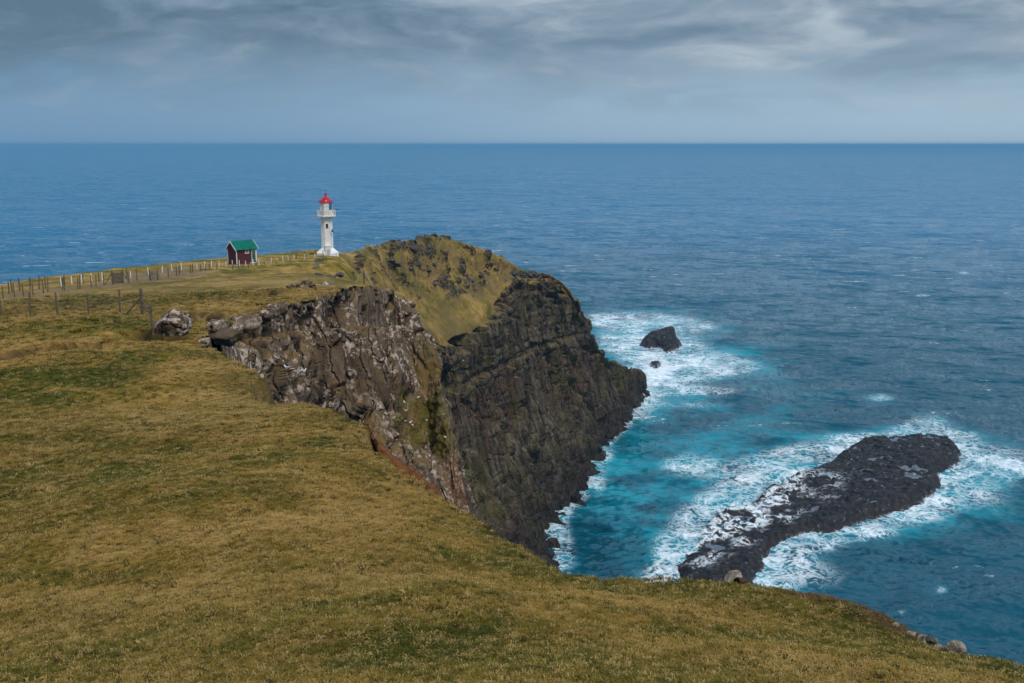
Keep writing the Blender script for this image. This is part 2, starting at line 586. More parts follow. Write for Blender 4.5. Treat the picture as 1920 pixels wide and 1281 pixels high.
ctrl = np.array(near_rim + cliff_rim + [at(*q) for q in [
    (960, 1281, 6.0), (0, 1281, 7.2), (480, 1281, 6.5), (1500, 1281, 6.2), (1200, 1180, 8.6), (1600, 1230, 7.6), (700, 1150, 8.3),
    (200, 1120, 10.0), (0, 1000, 13.5), (350, 1000, 12.2), (700, 1000, 11.6), (950, 1100, 10.0), (550, 880, 16.0), (250, 860, 18.0), (0, 850, 19.0),
    (400, 770, 23.5), (150, 760, 25.5), (0, 740, 28.0), (300, 700, 30.5), (0, 695, 33.5), (130, 668, 35.5), (330, 646, 40.0), (220, 648, 39.0),
    (0, 640, 43.0), (150, 628, 45.5), (270, 612, 48.0), (0, 604, 50.5), (110, 597, 54.0), (230, 594, 55.0), (330, 590, 54.0), (420, 580, 56.0),
    (0, 576, 60.0), (130, 563, 65.0), (300, 550, 72.0), (480, 552, 68.0), (0, 564, 72.0), (60, 560, 77.0), (150, 549, 84.0), (250, 541, 89.0),
    (350, 528, 94.0), (450, 517, 98.0), (560, 516, 98.0), (650, 528, 92.0), (590, 535, 82.0),
    (0, 549, 104.0), (120, 538, 112.0), (240, 521, 124.0), (330, 509, 138.0), (430, 500, 164.0), (480, 496, 176.0), (545, 488, 196.0), (614, 479, 221.0),
    (690, 464, 248.0), (690, 500, 180.0), (700, 520, 145.0), (610, 500, 165.0), (560, 507, 135.0), (500, 513, 118.0), (735, 550, 105.0), (430, 511, 125.0), (330, 522, 108.0)]]
    + [(0, 0, ZC - 1.68), (0, -12, ZC + 0.5), (-20, 0, ZC - 2.2), (-40, -20, ZC + 1.0), (14, -10, ZC - 4.5), (-60, 60, ZC - 13.0), (-90, 90, ZC - 20.0), (-80, 30, ZC - 7.0)])


def tps_fit(P, lam=0.02):
    n = len(P)
    d2 = ((P[:, None, :2] - P[None, :, :2]) ** 2).sum(2)
    K = np.where(d2 > 0, d2 * np.log(d2 + 1e-12) * 0.5, 0) + lam * np.eye(n) * np.mean(d2) ** 0.5
    A = np.zeros((n + 3, n + 3))
    A[:n, :n] = K
    A[:n, n] = 1
    A[:n, n + 1:] = P[:, :2]
    A[n, :n] = 1
    A[n + 1:, :n] = P[:, :2].T
    return np.linalg.solve(A, np.concatenate([P[:, 2], np.zeros(3)]))


TPS = tps_fit(ctrl)


def tps(X, Y):
    s = TPS[-3] + TPS[-2] * X + TPS[-1] * Y
    for (cx, cy, _), wgt in zip(ctrl, TPS):
        d2 = (X - cx) ** 2 + (Y - cy) ** 2
        s = s + wgt * 0.5 * d2 * np.log(d2 + 1e-12)
    return s


GULLY = [at(*q) for q in [(-200, 690, 37.0), (0, 668, 38.5), (120, 655, 40.5), (230, 638, 43.0), (330, 634, 44.5), (400, 640, 45.5)]]
SCARPS = [([at(*q) for q in pts], amp) for pts, amp in [
    ([(235, 640, 41.5), (262, 632, 42.5), (290, 630, 44.0)], 0.5), ([(486, 549, 70.0), (505, 545, 72.0), (525, 547, 72.0)], 0.5), ([(490, 583, 58.5), (520, 578, 60.5)], 0.55),
    ([(435, 590, 54.0), (455, 585, 56.0)], 0.5), ([(590, 552, 70.0), (615, 551, 71.0)], 0.6), ([(345, 590, 54.0), (380, 588, 55.0), (420, 590, 54.5)], 0.3),
    ([(70, 596, 52.0), (100, 590, 53.0)], 0.35), ([(240, 655, 39.0), (275, 648, 40.5)], 0.35), ([(268, 628, 46.8), (300, 634, 46.0), (350, 640, 45.6)], 0.45),
    ([(120, 574, 62.0), (170, 572, 63.5), (215, 566, 65.0)], 0.35), ([(20, 583, 58.0), (60, 580, 59.0)], 0.4)]]
HUMMOCKS = [(at(540, 1200, 7.6), 0.9, 0.13), (at(720, 1195, 7.7), 0.7, 0.10), (at(270, 960, 14.3), 1.4, 0.22), (at(290, 735, 27.0), 2.2, -0.35), (at(140, 745, 27.0), 0.9, 0.25),
            (at(230, 840, 19.0), 1.4, -0.18), (at(900, 1170, 8.8), 1.0, 0.10), (at(450, 755, 25.0), 1.6, -0.25), (at(60, 720, 30.0), 1.2, 0.3),
            (at(1560, 1155, 11.0), 0.5, 0.13), (at(1640, 1184, 10.5), 0.4, 0.12)]


def height(X, Y, detail=True):
    """Ground height and masks at plan points (1-D arrays)."""
    z = tps(X, Y)
    r = np.hypot(X, Y)
    neck = (r > 96) & (Y < 262) & (X > -46)          # falls away towards the inlet
    if neck.any():
        dn, inn = poly_dist(X[neck], Y[neck], LAND)
        z[neck] -= 8.0 * sstep(np.where(inn, -dn, dn), -9.0, 1.0) ** 1.5
    soil = np.zeros_like(X)
    sel = (r > 25) & (r < 90)
    if sel.any():
        xs, ys = X[sel], Y[sel]
        dz = np.zeros_like(xs)
        so = np.zeros_like(xs)
        wav = 0.5 * fbm(np.stack([xs, ys, 0 * xs], 1) / 1.6, 3)
        for pts, amp, run in [(GULLY, 1.25, 2.6)] + [(q, 1.5 * a, 2.8) for q, a in SCARPS]:
            px_ = np.array(sorted((q[0], q[1]) for q in pts))
            tt = np.interp(xs, px_[:, 0], px_[:, 1]) + wav - ys              # metres on the near side of the step
            fx = sstep(xs, px_[0, 0] - 1.2, px_[0, 0] + 0.6) * sstep(xs, px_[-1, 0] + 1.2, px_[-1, 0] - 0.6)
            dz -= amp * fx * sstep(tt, -0.15, 0.35) * np.exp(-(np.clip(tt, 0, None) / run) ** 2)
            so = np.maximum(so, fx * np.exp(-((tt - 0.25) / 0.55) ** 2))
        z[sel] += dz
        soil[sel] = so
    for (hx, hy, _), rad, amp in HUMMOCKS:
        z += amp * np.exp(-((X - hx) ** 2 + (Y - hy) ** 2) / rad ** 2)
    if detail:
        Q = np.stack([X, Y, np.zeros_like(X)], 1)
        z += 0.20 * fbm(Q / 1.9, 3) * sstep(r, 3, 9) + 0.28 * fbm(Q / 5.5 + 60, 2) * sstep(r, 6, 14) * sstep(r, 60, 30) + 0.35 * fbm(Q / 9.0 + 5, 3) * sstep(r, 22, 50)
        z += 0.16 * fbm(Q / 1.3 + 31, 3) * sstep(r, 24, 34) * sstep(r, 140, 90)
        far = sstep(r, 95, 140)
        if (far > 0).any():
            f = far > 0
            rough = sstep(X[f], -48, -30) * sstep(r[f], 100, 130)
            z[f] += 2.2 * rough * fbm(Q[f] / 9.0 + 9, 4)
        z += 0.035 * fbm(Q / 0.42 + 3, 2) * (r < 45)
    return z, soil


def ground_z(x, y):
    return float(height(np.array([float(x)]), np.array([float(y)]))[0][0])


az = np.concatenate([np.radians(np.arange(-180, -38, 3.0)), np.radians(np.linspace(-38, 38, 1060)), np.radians(np.linspace(41, 180, 47))])
rr = np.concatenate([[0.3, 1.0, 2.0], np.exp(np.linspace(math.log(2.9), math.log(290.0), 720))])
A_, R_ = np.meshgrid(az, rr)
X, Y = R_ * np.sin(A_), R_ * np.cos(A_)
xf, yf = X.ravel(), Y.ravel()
Qw = np.stack([xf, yf, 0 * xf], 1)
dist, ins = poly_dist(xf, yf, LAND)
sd = np.where(ins, -dist, dist)
lipn = 0.22 * fbm(Qw / 0.9, 3) * (R_.ravel() < 60) + 0.22 * fbm(Qw / 2.0, 3) * (R_.ravel() >= 30)
sd = sd + lipn
keep = sd < 1.6
zf = np.full(xf.shape, 50.0)
soil = np.zeros(xf.shape)
zf[keep], soil[keep] = height(xf[keep], yf[keep])
drop = np.clip(sd + 0.25, 0, None)
zf -= 0.7 * drop ** 2 + 2.6 * np.clip(sd - 0.05, 0, None)
soil = np.maximum(soil, 0.85 * sstep(sd, 0.10, 0.45) * (R_.ravel() < 36))
rflat = R_.ravel()
lush = sstep(rflat, 60, 30) * sstep(fbm(Qw / 6.5 + 40, 3), -0.05, 0.45)
for q, rad in [((440, 760, 24.5), 3.2), ((180, 810, 21.5), 3.5), ((60, 900, 17.0), 3.0), ((760, 1110, 9.2), 1.2), ((380, 1230, 7.2), 1.2), ((1080, 1240, 6.8), 1.0),
               ((1330, 1260, 6.5), 1.0), ((100, 1200, 8.5), 1.5)]:
    p0 = at(*q)
    lush = np.maximum(lush, 0.9 * np.exp(-((xf - p0[0]) ** 2 + (yf - p0[1]) ** 2) / rad ** 2))
straw = sstep(rflat, 52, 62) * sstep(yf, 150, 90) * (0.6 + 0.4 * fbm(Qw / 5.0, 2))
straw = np.maximum(straw, 0.7 * sstep(-sd, 1.6, 0.1) * sstep(rflat, 9, 14) * (rflat < 40))
TRACK = [at(*q) for q in [(-250, 575, 88.0), (0, 562, 89.0), (120, 552, 95.0), (230, 541, 104.0), (330, 526, 113.0)]] + [(-50, 135, 0), (-52, 165, 0)]
td, _ = poly_dist(xf, yf, TRACK, False)
track = sstep(td, 6.0, 3.0) * (0.75 + 0.25 * fbm(Qw / 2.0, 2)) * (rflat > 70)
G = np.stack([xf, yf, zf], 1).reshape(X.shape + (3,))
K = (sd < np.where(rflat < 36, 1.3, np.where(rflat < 100, 0.03, 1.3))).reshape(X.shape)
fm = K[:-1, :-1] & K[:-1, 1:] & K[1:, 1:] & K[1:, :-1]
ground = grid_object('ground', G, M_turf, fm, dict(soil=soil, lush=lush, straw=straw, track=track), flip=True)
tag(ground, kind='structure', label='brown and green grass slope running along the cliff top')

# ------------------------------------------------------------------ headland with the tall dark cliff
def lerp(a, b, t):
    return np.array(a) * (1 - t) + np.array(b) * t


def headland_column(crest, rim, water, ledge=0.24):
    c, r, wv = np.array(crest, float), np.array(rim, float), np.array(water, float)
    out = wv - r
    pr = lambda hh, vv: r + out * np.array([hh, hh, vv])
    return [c + np.array([-14, 22, -16.0]), c, lerp(c, r, 0.38) + np.array([0, 0, -0.05 * abs(c[2] - r[2])]), lerp(c, r, 0.72) + np.array([0, 0, -0.06 * abs(c[2] - r[2])]), r,
            pr(0.07, 0.24), pr(0.28, 0.55), pr(0.60, 0.82), wv, wv + np.array([3.5, -1.5, -5.0])]


hc = [headland_column(at(600, 482, 222), at(690, 600, 200), (-14, 185, 0)),
      headland_column(at(690, 465, 250), at(768, 625, 228), (-2, 212, 0)),
      headland_column(at(745, 455, 268), at(822, 640, 250), on_sea(1022, 1062)),
      headland_column(at(800, 446, 284), at(860, 628, 263), on_sea(1026, 1000)),
      headland_column(at(850, 448, 298), at(905, 602, 281), on_sea(1060, 955)),
      headland_column(at(905, 469, 308), at(936, 562, 299), on_sea(1088, 925)),
      headland_column(at(945, 491, 317), at(962, 536, 310), on_sea(1108, 890)),
      headland_column(at(985, 516, 330), at(993, 528, 326), on_sea(1110, 850)),
      headland_column(at(1030, 522, 342), at(1033, 530, 339), on_sea(1165, 802)),
      headland_column(at(1060, 546, 350), at(1061, 554, 348), on_sea(1190, 772))]
nose = [at(1068, 567, 353), at(1078, 585, 357), at(1102, 607, 365), at(1110, 650, 369), at(1140, 683, 379), at(1163, 692, 391), at(1200, 699, 407), on_sea(1205, 742)]
hc.append([np.array(nose[0]) + (-14, 22, -10)] + [np.array(q) for q in nose] + [np.array(nose[-1]) + (3, 0, -5)])
hc.append([q + np.array([-10, 30, -6.0 - 2 * i]) for i, q in enumerate(hc[-1])])
net = np.swapaxes(np.array([[np.array(q, float) for q in c] for c in hc]), 0, 1)
H = loft(net, [8, 60, 50, 50, 60, 110, 110, 90, 8], [30, 60, 55, 60, 60, 60, 60, 60, 60, 45, 45])
ROWP = np.concatenate([np.linspace(i, i + 1, n, endpoint=False) for i, n in enumerate([8, 60, 50, 50, 60, 110, 110, 90, 8])] + [[9.0]])
Pn = H.reshape(-1, 3)
N0 = grid_normals(H).reshape(-1, 3)
N0 *= np.sign((N0 * np.array([0.7, -0.4, 0.6])).sum(1).mean())
rowp = np.repeat(ROWP, H.shape[1])
colp = np.tile(np.linspace(0, 11, H.shape[1]), H.shape[0])
# wavering boundary between turf and bare rock
edge = rowp + 0.30 * fbm(Pn / 16.0, 4) + 0.10 * fbm(Pn / 3.0, 2)
cliff = sstep(edge, 3.97, 4.10)
cliff = np.maximum(cliff, sstep(colp, 9.55, 9.9) * sstep(rowp, 1.6, 2.0))
big = fbm(Pn / np.array([48.0, 48.0, 80.0]), 3)
Pc = Pn.copy()
Pc[:, 0] += 0.24 * Pn[:, 2]                  # columns lean back with the face
Pc[:, 1] -= 0.06 * Pn[:, 2]
ribs = fbm((Pc + 5 * big[:, None]) / np.array([9.0, 9.0, 70.0]), 4, ridged=True)
wob = fbm(Pn / 7.0, 3)[:, None] * np.array([1, 1, 0.3])
f1_, e1, c1 = cells(Pc / np.array([8.0, 8.0, 22.0]) + 0.22 * wob, 1)
f2_, e2, c2 = cells(Pc / np.array([2.6, 2.6, 6.0]) + 0.2 * wob, 2)
_, e3, c3 = cells(Pc / np.array([0.9, 0.9, 2.2]) + 0.2 * wob, 3)
dip = Pn[:, 2] + 0.05 * Pn[:, 1] + 2.0 * big
bed = sstep(dip, 52, 62)                        # bedded upper beds over columnar lower ones
fr = (dip / 6.5 + 0.15 * wob[:, 0]) % 1.0
strata = np.where(fr < 0.8, fr / 0.8, (1 - fr) / 0.2)
strat2 = fbm(np.stack([dip / 1.9, dip * 0, Pn[:, 1] / 90], 1), 2)
dc = 5.0 * big + 5.4 * ribs + 3.6 * (c1 - 0.5) + 3.0 * f1_ + 0.8 * (c2 - 0.5) + 0.9 * f2_ + 0.3 * (c3 - 0.5) + (0.03 + 0.3 * bed) * (strata - 0.5) + (0.1 + 0.45 * bed) * strat2 + 0.30 * fbm(Pn / 1.6, 3)
dc -= 2.4 * sstep(e1, 0.14, 0.0) + 1.0 * sstep(e2, 0.12, 0.0)
for zl, dp in ((55, 1.2),):
    dc -= dp * np.exp(-((dip - zl + 1.5 * wob[:, 0]) / 0.9) ** 2) - 0.4 * dp * np.exp(-((dip - zl + 2.4 + 1.5 * wob[:, 0]) / 1.3) ** 2)
dc -= dc[(rowp > 4.2) & (rowp < 8)].mean()
dc *= 1 - 0.45 * sstep(colp, 8.3, 9.3)
dg = 0.9 * fbm(Pn / 14.0, 3) + 0.35 * fbm(Pn / 3.0, 3)
# rough, knobbly upper slope below the crest
upper = sstep(rowp, 0.7, 1.05) * sstep(rowp, 3.1, 2.0) * sstep(colp, 8.9, 7.5)
knob = sstep(fbm(Pn / np.array([7.0, 7.0, 5.0]) + 21, 5, 0.65), 0.02, 0.20) * upper
_, e4, c4 = cells(Pn / np.array([1.6, 1.6, 2.2]), 9)
dg += 0.9 * knob * (0.3 + c4) - 0.6 * knob * sstep(e4, 0.15, 0.0) + 0.25 * upper * fbm(Pn / 2.0, 3)
disp = dc * cliff + dg * (1 - cliff)
disp *= sstep(rowp, 0.4, 1.0) * 0.85 + 0.15
disp -= 0.9 * cliff * sstep(edge, 4.35, 4.05)
Pd = Pn + N0 * disp[:, None]
spk = sstep(fbm(Pn / 1.3 + 77, 4, 0.6), 0.22, 0.34) * sstep(upper + 0.35 * fbm(Pn / 12.0, 2), 0.3, 0.8)
grassm = (1 - cliff) * (1 - sstep(knob, 0.25, 0.5)) * (1 - 0.8 * spk)
sheepd, _ = poly_dist(Pn[:, 0], Pn[:, 2], [(-30, 62), (-22, 61), (-14, 64), (-5, 69), (2, 72)], False)
Hd = Pd.reshape(H.shape)
headland = grid_object('headland', Hd, M_dark, None, dict(grass=grassm, turf=np.full(len(Pd), 0.45) * sstep(Pd[:, 2], 24, 40)), flip=False)
tag(headland, kind='structure', label='grass topped headland with a tall dark basalt cliff above the sea')

# ------------------------------------------------------------------ pale lichen-covered cliff of the near inlet
def cliff_column(rim, bottom, inner=(-1.2, 2.0, -0.6)):
    r, b = np.array(rim, float), np.array(bottom, float)
    dd = b - r
    mid = [r + dd * np.array([a, a, c]) for a, c in ((0.12, 0.25), (0.42, 0.50), (0.62, 0.78))]
    return [r + np.array(inner), r] + mid + [b, b + np.array([9, -5, -32.0]), np.array([b[0] + 16, b[1] - 9, -3.0])]


lc = [cliff_column(at(378, 648, 42.5), at(425, 700, 42.2), (-1.5, 1.0, -0.4)),
      cliff_column(at(395, 629, 46.3), at(450, 722, 45.6)),
      cliff_column(at(450, 604, 51.8), at(500, 752, 49.6)),
      cliff_column(at(520, 578, 59.8), at(562, 785, 56.0)),
      cliff_column(at(600, 558, 66.8), at(640, 812, 61.5)),
      cliff_column(at(655, 542, 74.8), at(715, 866, 65.0)),
      cliff_column(at(708, 541, 81.8), at(800, 935, 67.0)),
      cliff_column(at(748, 556, 86.0), at(850, 960, 68.0))]
sil = [at(768, 572, 87.5), at(797, 622, 84), at(826, 690, 80), at(824, 745, 76), at(872, 925, 71)]
lc.append([np.array(sil[0]) + (-1.2, 3, -0.6)] + [np.array(q) for q in sil] + [np.array(sil[-1]) + (7, 0, -32.0), np.array([sil[-1][0] + 12, 70.0, -3.0])])
lc.append([q + np.array([-2.5, 12.0 + i, -1.0]) for i, q in enumerate(lc[-1])])
lc.append([q + np.array([-8.0, 30.0, -3.0]) for i, q in enumerate(lc[-1])])
lnet = np.swapaxes(np.array([[np.array(q, float) for q in c] for c in lc]), 0, 1)
L = loft(lnet, [10, 70, 90, 90, 90, 60, 20], [60, 60, 60, 70, 60, 60, 50, 40, 25, 10])
lrow = np.concatenate([np.linspace(i, i + 1, n, endpoint=False) for i, n in enumerate([10, 70, 90, 90, 90, 60, 20])] + [[7.0]])
Pl = L.reshape(-1, 3)
Nl = grid_normals(L).reshape(-1, 3)
Nl *= np.sign((Nl * np.array([0.55, -0.75, 0.4])).sum(1).mean())
rowl = np.repeat(lrow, L.shape[1])
tilt = Pl.copy()
tilt[:, 0] += 0.30 * Pl[:, 2]
tilt[:, 1] -= 0.70 * Pl[:, 2]                 # jointing leans with the face
wob = fbm(Pl / 3.5, 3)[:, None] * np.array([1, 1, 0.35])
f1_, e1, c1 = cells(tilt / np.array([3.0, 3.0, 13.0]) + 0.12 * wob, 4)
f2_, e2, c2 = cells(tilt / np.array([1.25, 1.25, 4.6]) + 0.12 * wob, 5)
_, e3, c3 = cells(tilt / np.array([0.6, 0.6, 1.3]) + 0.15 * wob, 6)
gul = fbm(tilt / np.array([6.0, 6.0, 34.0]) + 3, 3, ridged=True)
dl = 0.8 * fbm(Pl / 14.0, 3) + 1.2 * gul + 1.6 * (c1 - 0.5) + 1.5 * f1_ + 0.35 * (c2 - 0.5) + 0.55 * f2_ + 0.10 * (c3 - 0.5) + 0.10 * fbm(Pl / 0.6, 4)
dl -= 1.6 * sstep(e1, 0.13, 0.0) + 0.60 * sstep(e2, 0.11, 0.0) + 0.08 * sstep(e3, 0.12, 0.0)
dl = np.where(rowl < 2.0, np.minimum(dl, 0.2) - 0.35, dl) * sstep(rowl, 1.95, 2.25) + (1 - sstep(rowl, 1.95, 2.25)) * (np.minimum(dl, 0.35) - 0.3)
dl *= sstep(rowl, 0.5, 1.35) * 0.95 + 0.05
coll = np.tile(np.linspace(0, 10, L.shape[1]), L.shape[0])
kc = sstep(coll, 1.6, 3.0)
dl = (kc * dl + (1 - kc) * np.clip(dl, -0.7, 0.25)) * (0.35 + 0.65 * sstep(coll, 0.0, 1.6))
dl = dl * (1 - 0.75 * sstep(coll, 7.6, 8.3)) + sstep(coll, 7.6, 8.3) * 0.5 * fbm(Pl / np.array([2.0, 5.0, 3.0]), 3)
green = np.array(at(795, 795, 74.0))
gd = np.linalg.norm((Pl - green) / np.array([3.4, 6.0, 2.9]), axis=1) + 0.35 * fbm(Pl / 1.5, 3)
veg = sstep(gd, 1.25, 0.8)
dl = dl * (1 - 0.6 * veg) + veg * (0.55 * fbm(Pl / 0.9, 4, 0.6) + 0.5 * fbm(Pl / 2.6, 2))
Pld = Pl + Nl * dl[:, None]
# grassy gullies between the ribs
gl = sstep(gul + 0.30 * fbm(Pl / 1.8, 3), 0.14, -0.10) * sstep(rowl, 1.2, 2.2)
gl = np.maximum(gl, sstep(gd + 0.7 * fbm(Pl / 1.6, 3), 1.1, 0.6))
gl = np.clip(gl, 0, 1) * (0.7 + 0.3 * c2)
orr = np.array(at(860, 900, 70.0))
og = sstep(np.linalg.norm((Pl - orr) / np.array([2.6, 6.0, 2.2]), axis=1) + 0.7 * fbm(Pl / 1.2, 4), 1.1, 0.3) * 0.45
inlet = grid_object('rocky_cliff', Pld.reshape(L.shape), M_light, None, dict(grass=gl, turf=np.full(len(Pl), 0.9), orange=og, moss=0.2 * sstep(gd, 1.2, 0.7)))
tag(inlet, kind='structure', label='pale lichen covered rock cliff with grassy gullies above the inlet')

# ------------------------------------------------------------------ cliff under the near grass rim, and the orange earth scar in its notch
nr = np.array(near_rim[:-1])
ncol = []
for p_ in nr:
    soft = np.array([0.60, 0.45, 0.0])
    ncol.append([p_ - soft * 0.8 + (0, 0, -0.9), p_ + soft * 0.1 + (0, 0, -1.4), p_ + soft * 2.5 + (0, 0, -9.0), p_ + soft * 9 + (0, 0, -45.0), np.array([*(p_ + soft * 20)[:2], -3.0])])
nnet = np.swapaxes(np.array(ncol), 0, 1)
NG = loft(nnet, [10, 40, 40, 20], [14] * (len(ncol) - 1))
Pq = NG.reshape(-1, 3)
Nq = grid_normals(NG).reshape(-1, 3)
Nq *= np.sign((Nq * np.array([0.6, 0.6, 0.3])).sum(1).mean())
_, e1, c1 = cells(Pq / np.array([2.0, 2.0, 4.0]), 8)
rown = np.repeat(np.concatenate([np.linspace(0, 1, 10, endpoint=False), np.linspace(1, 2, 40, endpoint=False), np.linspace(2, 4, 61)]), NG.shape[1])
Pq = Pq + Nq * ((0.8 * (c1 - 0.6) + 0.7 * fbm(Pq / 2.5, 3)) * sstep(rown, 0.9, 1.8))[:, None]
near_cliff = grid_object('near_cliff', Pq.reshape(NG.shape), M_light, None, dict(grass=np.zeros(len(Pq)), turf=np.full(len(Pq), 0.6), orange=sstep(Pq[:, 2], ZC - 9.5, ZC - 7.0) * 0.7))
tag(near_cliff, kind='structure', label='rock wall falling from the rim of the near grass slope')

scar = [at(664, 812, 21.6), at(684, 836, 21.4), at(712, 862, 21.2), at(742, 888, 21.0), at(770, 908, 20.8), at(786, 925, 20.8)]
scol = []
for k, s in enumerate(scar):
    s = np.array(s) + (0.10, 0.0, 0.10)
    wv = 0.2 + 0.12 * (k % 2)
    scol.append([s + (-0.35, 1.2, -0.9), s + (0.05, 0.35, -0.02), s + (0.16 + wv * 0.5, 0.0, -0.12), s + (0.25 + wv, -0.35, -0.55), s + (0.2 + wv, -0.7, -1.6), s + (0.3 + wv, -0.8, -6.0)])
SG = loft(np.swapaxes(np.array(scol), 0, 1), [14, 14, 20, 24, 10], [26] * 5)
Ps = SG.reshape(-1, 3)
Ns = grid_normals(SG).reshape(-1, 3)
Ns *= np.sign((Ns * np.array([0.5, -0.6, 0.6])).sum(1).mean())
_, e1, c1 = cells(Ps / 0.45, 3)
Ps = Ps + Ns * (0.16 * fbm(Ps / 0.5, 4) + 0.12 * (c1 - 0.5))[:, None]
earth = grid_object('earth_scar', Ps.reshape(SG.shape), M_light, None, dict(grass=np.zeros(len(Ps)), turf=np.zeros(len(Ps)), orange=np.full(len(Ps), 1.0)))
tag(earth, kind='structure', label='orange bare earth scar just under the grass rim')

# ------------------------------------------------------------------ sea, with foam round the rocks
REEF_PX = [(1262, 1062), (1290, 1030), (1310, 985), (1340, 955), (1400, 945), (1440, 915), (1490, 892), (1540, 882), (1575, 855), (1600, 838), (1650, 830), (1700, 827), (1750, 826), (1785, 838),
           (1803, 856), (1795, 872), (1762, 890), (1762, 915), (1735, 945), (1680, 965), (1600, 985), (1560, 1000), (1520, 1000), (1470, 1010), (1440, 1040), (1420, 1085), (1400, 1125),
           (1330, 1120), (1280, 1095)]
REEF = np.array([on_sea(*q)[:2] for q in REEF_PX])
STACKS = [((1243, 641), 39, 25, 4.2, 0.35), ((1229, 684), 13, 7, 3.2, 0.1), ((1198, 642), 7, 2.5, 1.2, 0.0), ((1268, 652), 8, 6, 3.0, 0.2)]
WATERLINE = np.array([c[8][:2] for c in hc[:11]])


def px_of(X, Y):
    """Photo pixel of sea points (to place foam fields on the water plane)."""
    yc = Y * CP + ZC * SP
    return 960 + FPX * X / yc, 640.5 - FPX * (Y * SP - ZC * CP) / yc


FOAM = [(1150, 600, 60, 14, .8), (1230, 600, 60, 14, .7), (1300, 612, 50, 12, .6), (1170, 640, 50, 22, .8), (1245, 650, 70, 22, 1.), (1280, 690, 90, 24, 1.1), (1220, 690, 40, 30, 1.1), (1340, 680, 50, 14, .9),
        (1260, 730, 60, 12, .8), (1330, 735, 60, 8, .6), (1215, 735, 25, 30, .9), (1380, 690, 50, 10, .5), (1300, 760, 90, 7, .35),
        (1130, 850, 25, 20, .55), (1120, 900, 20, 30, .55), (1045, 980, 22, 30, .65), (1045, 1040, 30, 40, .8), (1185, 780, 30, 20, .5),
        (1290, 870, 45, 22, .45), (1340, 880, 90, 18, .45), (1450, 870, 60, 22, .7), (1520, 850, 50, 16, .9), (1580, 838, 40, 10, .9), (1400, 905, 50, 22, .7), (1340, 950, 35, 30, .85),
        (1285, 990, 28, 40, .75), (1250, 1040, 30, 40, .7), (1240, 1085, 40, 20, .9), (1300, 1010, 20, 30, .8), (1640, 822, 80, 9, .9), (1720, 812, 50, 18, .75), (1790, 826, 40, 16, 1.1), (1850, 860, 60, 20, 1.0),
        (1900, 880, 40, 22, .8), (1800, 885, 40, 20, 1.1), (1760, 935, 40, 22, 1.0), (1700, 970, 60, 16, .9), (1620, 1000, 60, 14, .8), (1530, 1020, 50, 16, .8), (1470, 1050, 40, 26, .85),
        (1440, 1100, 40, 24, .9), (1520, 1080, 70, 30, .45), (1840, 930, 60, 30, .45), (1740, 790, 40, 12, .5), (1650, 745, 30, 8, .55), (1730, 555, 14, 2.5, .8), (1808, 512, 10, 3, .8),
        (1765, 1105, 14, 8, .4), (1690, 1150, 12, 6, .4)]


def foam_fields(X, Y):
    px, py = px_of(X, Y)
    f = np.zeros_like(X)
    for cx, cy, rx, ry, a in FOAM:
        f += a * np.exp(-((px - cx) / rx) ** 2 - ((py - cy) / ry) ** 2)
    m = (Y > 100) & (Y < 900) & (np.abs(X) < 400)
    sh = np.zeros_like(X)
    if m.any():
        xs, ys = X[m], Y[m]
        dr, inr = poly_dist(xs, ys, REEF)
        dw, _ = poly_dist(xs, ys, WATERLINE, False)
        s = 0.9 * np.exp(-(dr / 5.0) ** 2) + 0.75 * np.exp(-(dw / 3.5) ** 2)
        sh[m] = s
    f = np.maximum(0.66 * f, 0.6 * sh)
    aer = np.zeros_like(X)
    for cx, cy, rx, ry, a in FOAM:
        aer += a * np.exp(-((px - cx) / (rx * 1.4)) ** 2 - ((py - cy) / (ry * 1.5)) ** 2)
    for cx, cy, rx, ry, a in [(1260, 900, 170, 95, .95), (1400, 760, 220, 90, .45), (1180, 960, 120, 90, .4), (1300, 660, 200, 80, .3), (1500, 1000, 500, 160, .18), (1850, 1000, 200, 120, .25)]:
        aer += a * np.exp(-((px - cx) / rx) ** 2 - ((py - cy) / ry) ** 2)
    return np.clip(f, 0, 1.3), np.clip(aer, 0, 1.2)


azs = np.concatenate([np.radians(np.arange(-180, -34, 4.0)), np.radians(np.linspace(-34, 34, 760)), np.radians(np.linspace(38, 180, 36))])
inv = np.linspace(1 / 170.0, 1 / 3000.0, 560)
rs = np.concatenate([[2, 60, 120, 150], 1 / inv, [3600, 4500, 6000, 8000, 11000, 15000, 22000, 32000, 45000, 60000]])
A_, R_ = np.meshgrid(azs, rs)
X, Y = (R_ * np.sin(A_)).ravel(), (R_ * np.cos(A_)).ravel()
r = R_.ravel()
Q = np.stack([X, Y, 0 * X], 1)
# swell from the right, with chop on top; each band fades out where the grid no longer carries it
rot = np.array([[math.cos(0.5), -math.sin(0.5)], [math.sin(0.5), math.cos(0.5)]])
S = Q.copy()
S[:, :2] = Q[:, :2] @ rot
zs = 0.9 * fbm(S / np.array([70.0, 28.0, 1]) + 2, 2) * sstep(r, 3000, 900)
zs += 0.62 * fbm(S / np.array([17.0, 8.5, 1]) + 5, 3, ridged=False) * sstep(r, 1500, 500)
zs += 0.48 * (fbm(S / np.array([6.5, 3.6, 1]) + 8, 2, ridged=True) - 0.2) * sstep(r, 800, 300)
zs += 0.10 * (fbm(S / np.array([2.4, 1.6, 1]) + 11, 2, ridged=True)) * sstep(r, 480, 260)
foam, aer = foam_fields(X, Y)
zs += 0.25 * np.clip(foam, 0, 1) * fbm(Q / 3.0 + 7, 3)
dr, inr = poly_dist(X, Y, REEF)
SG_ = np.stack([X, Y, zs], 1).reshape(R_.shape + (3,))


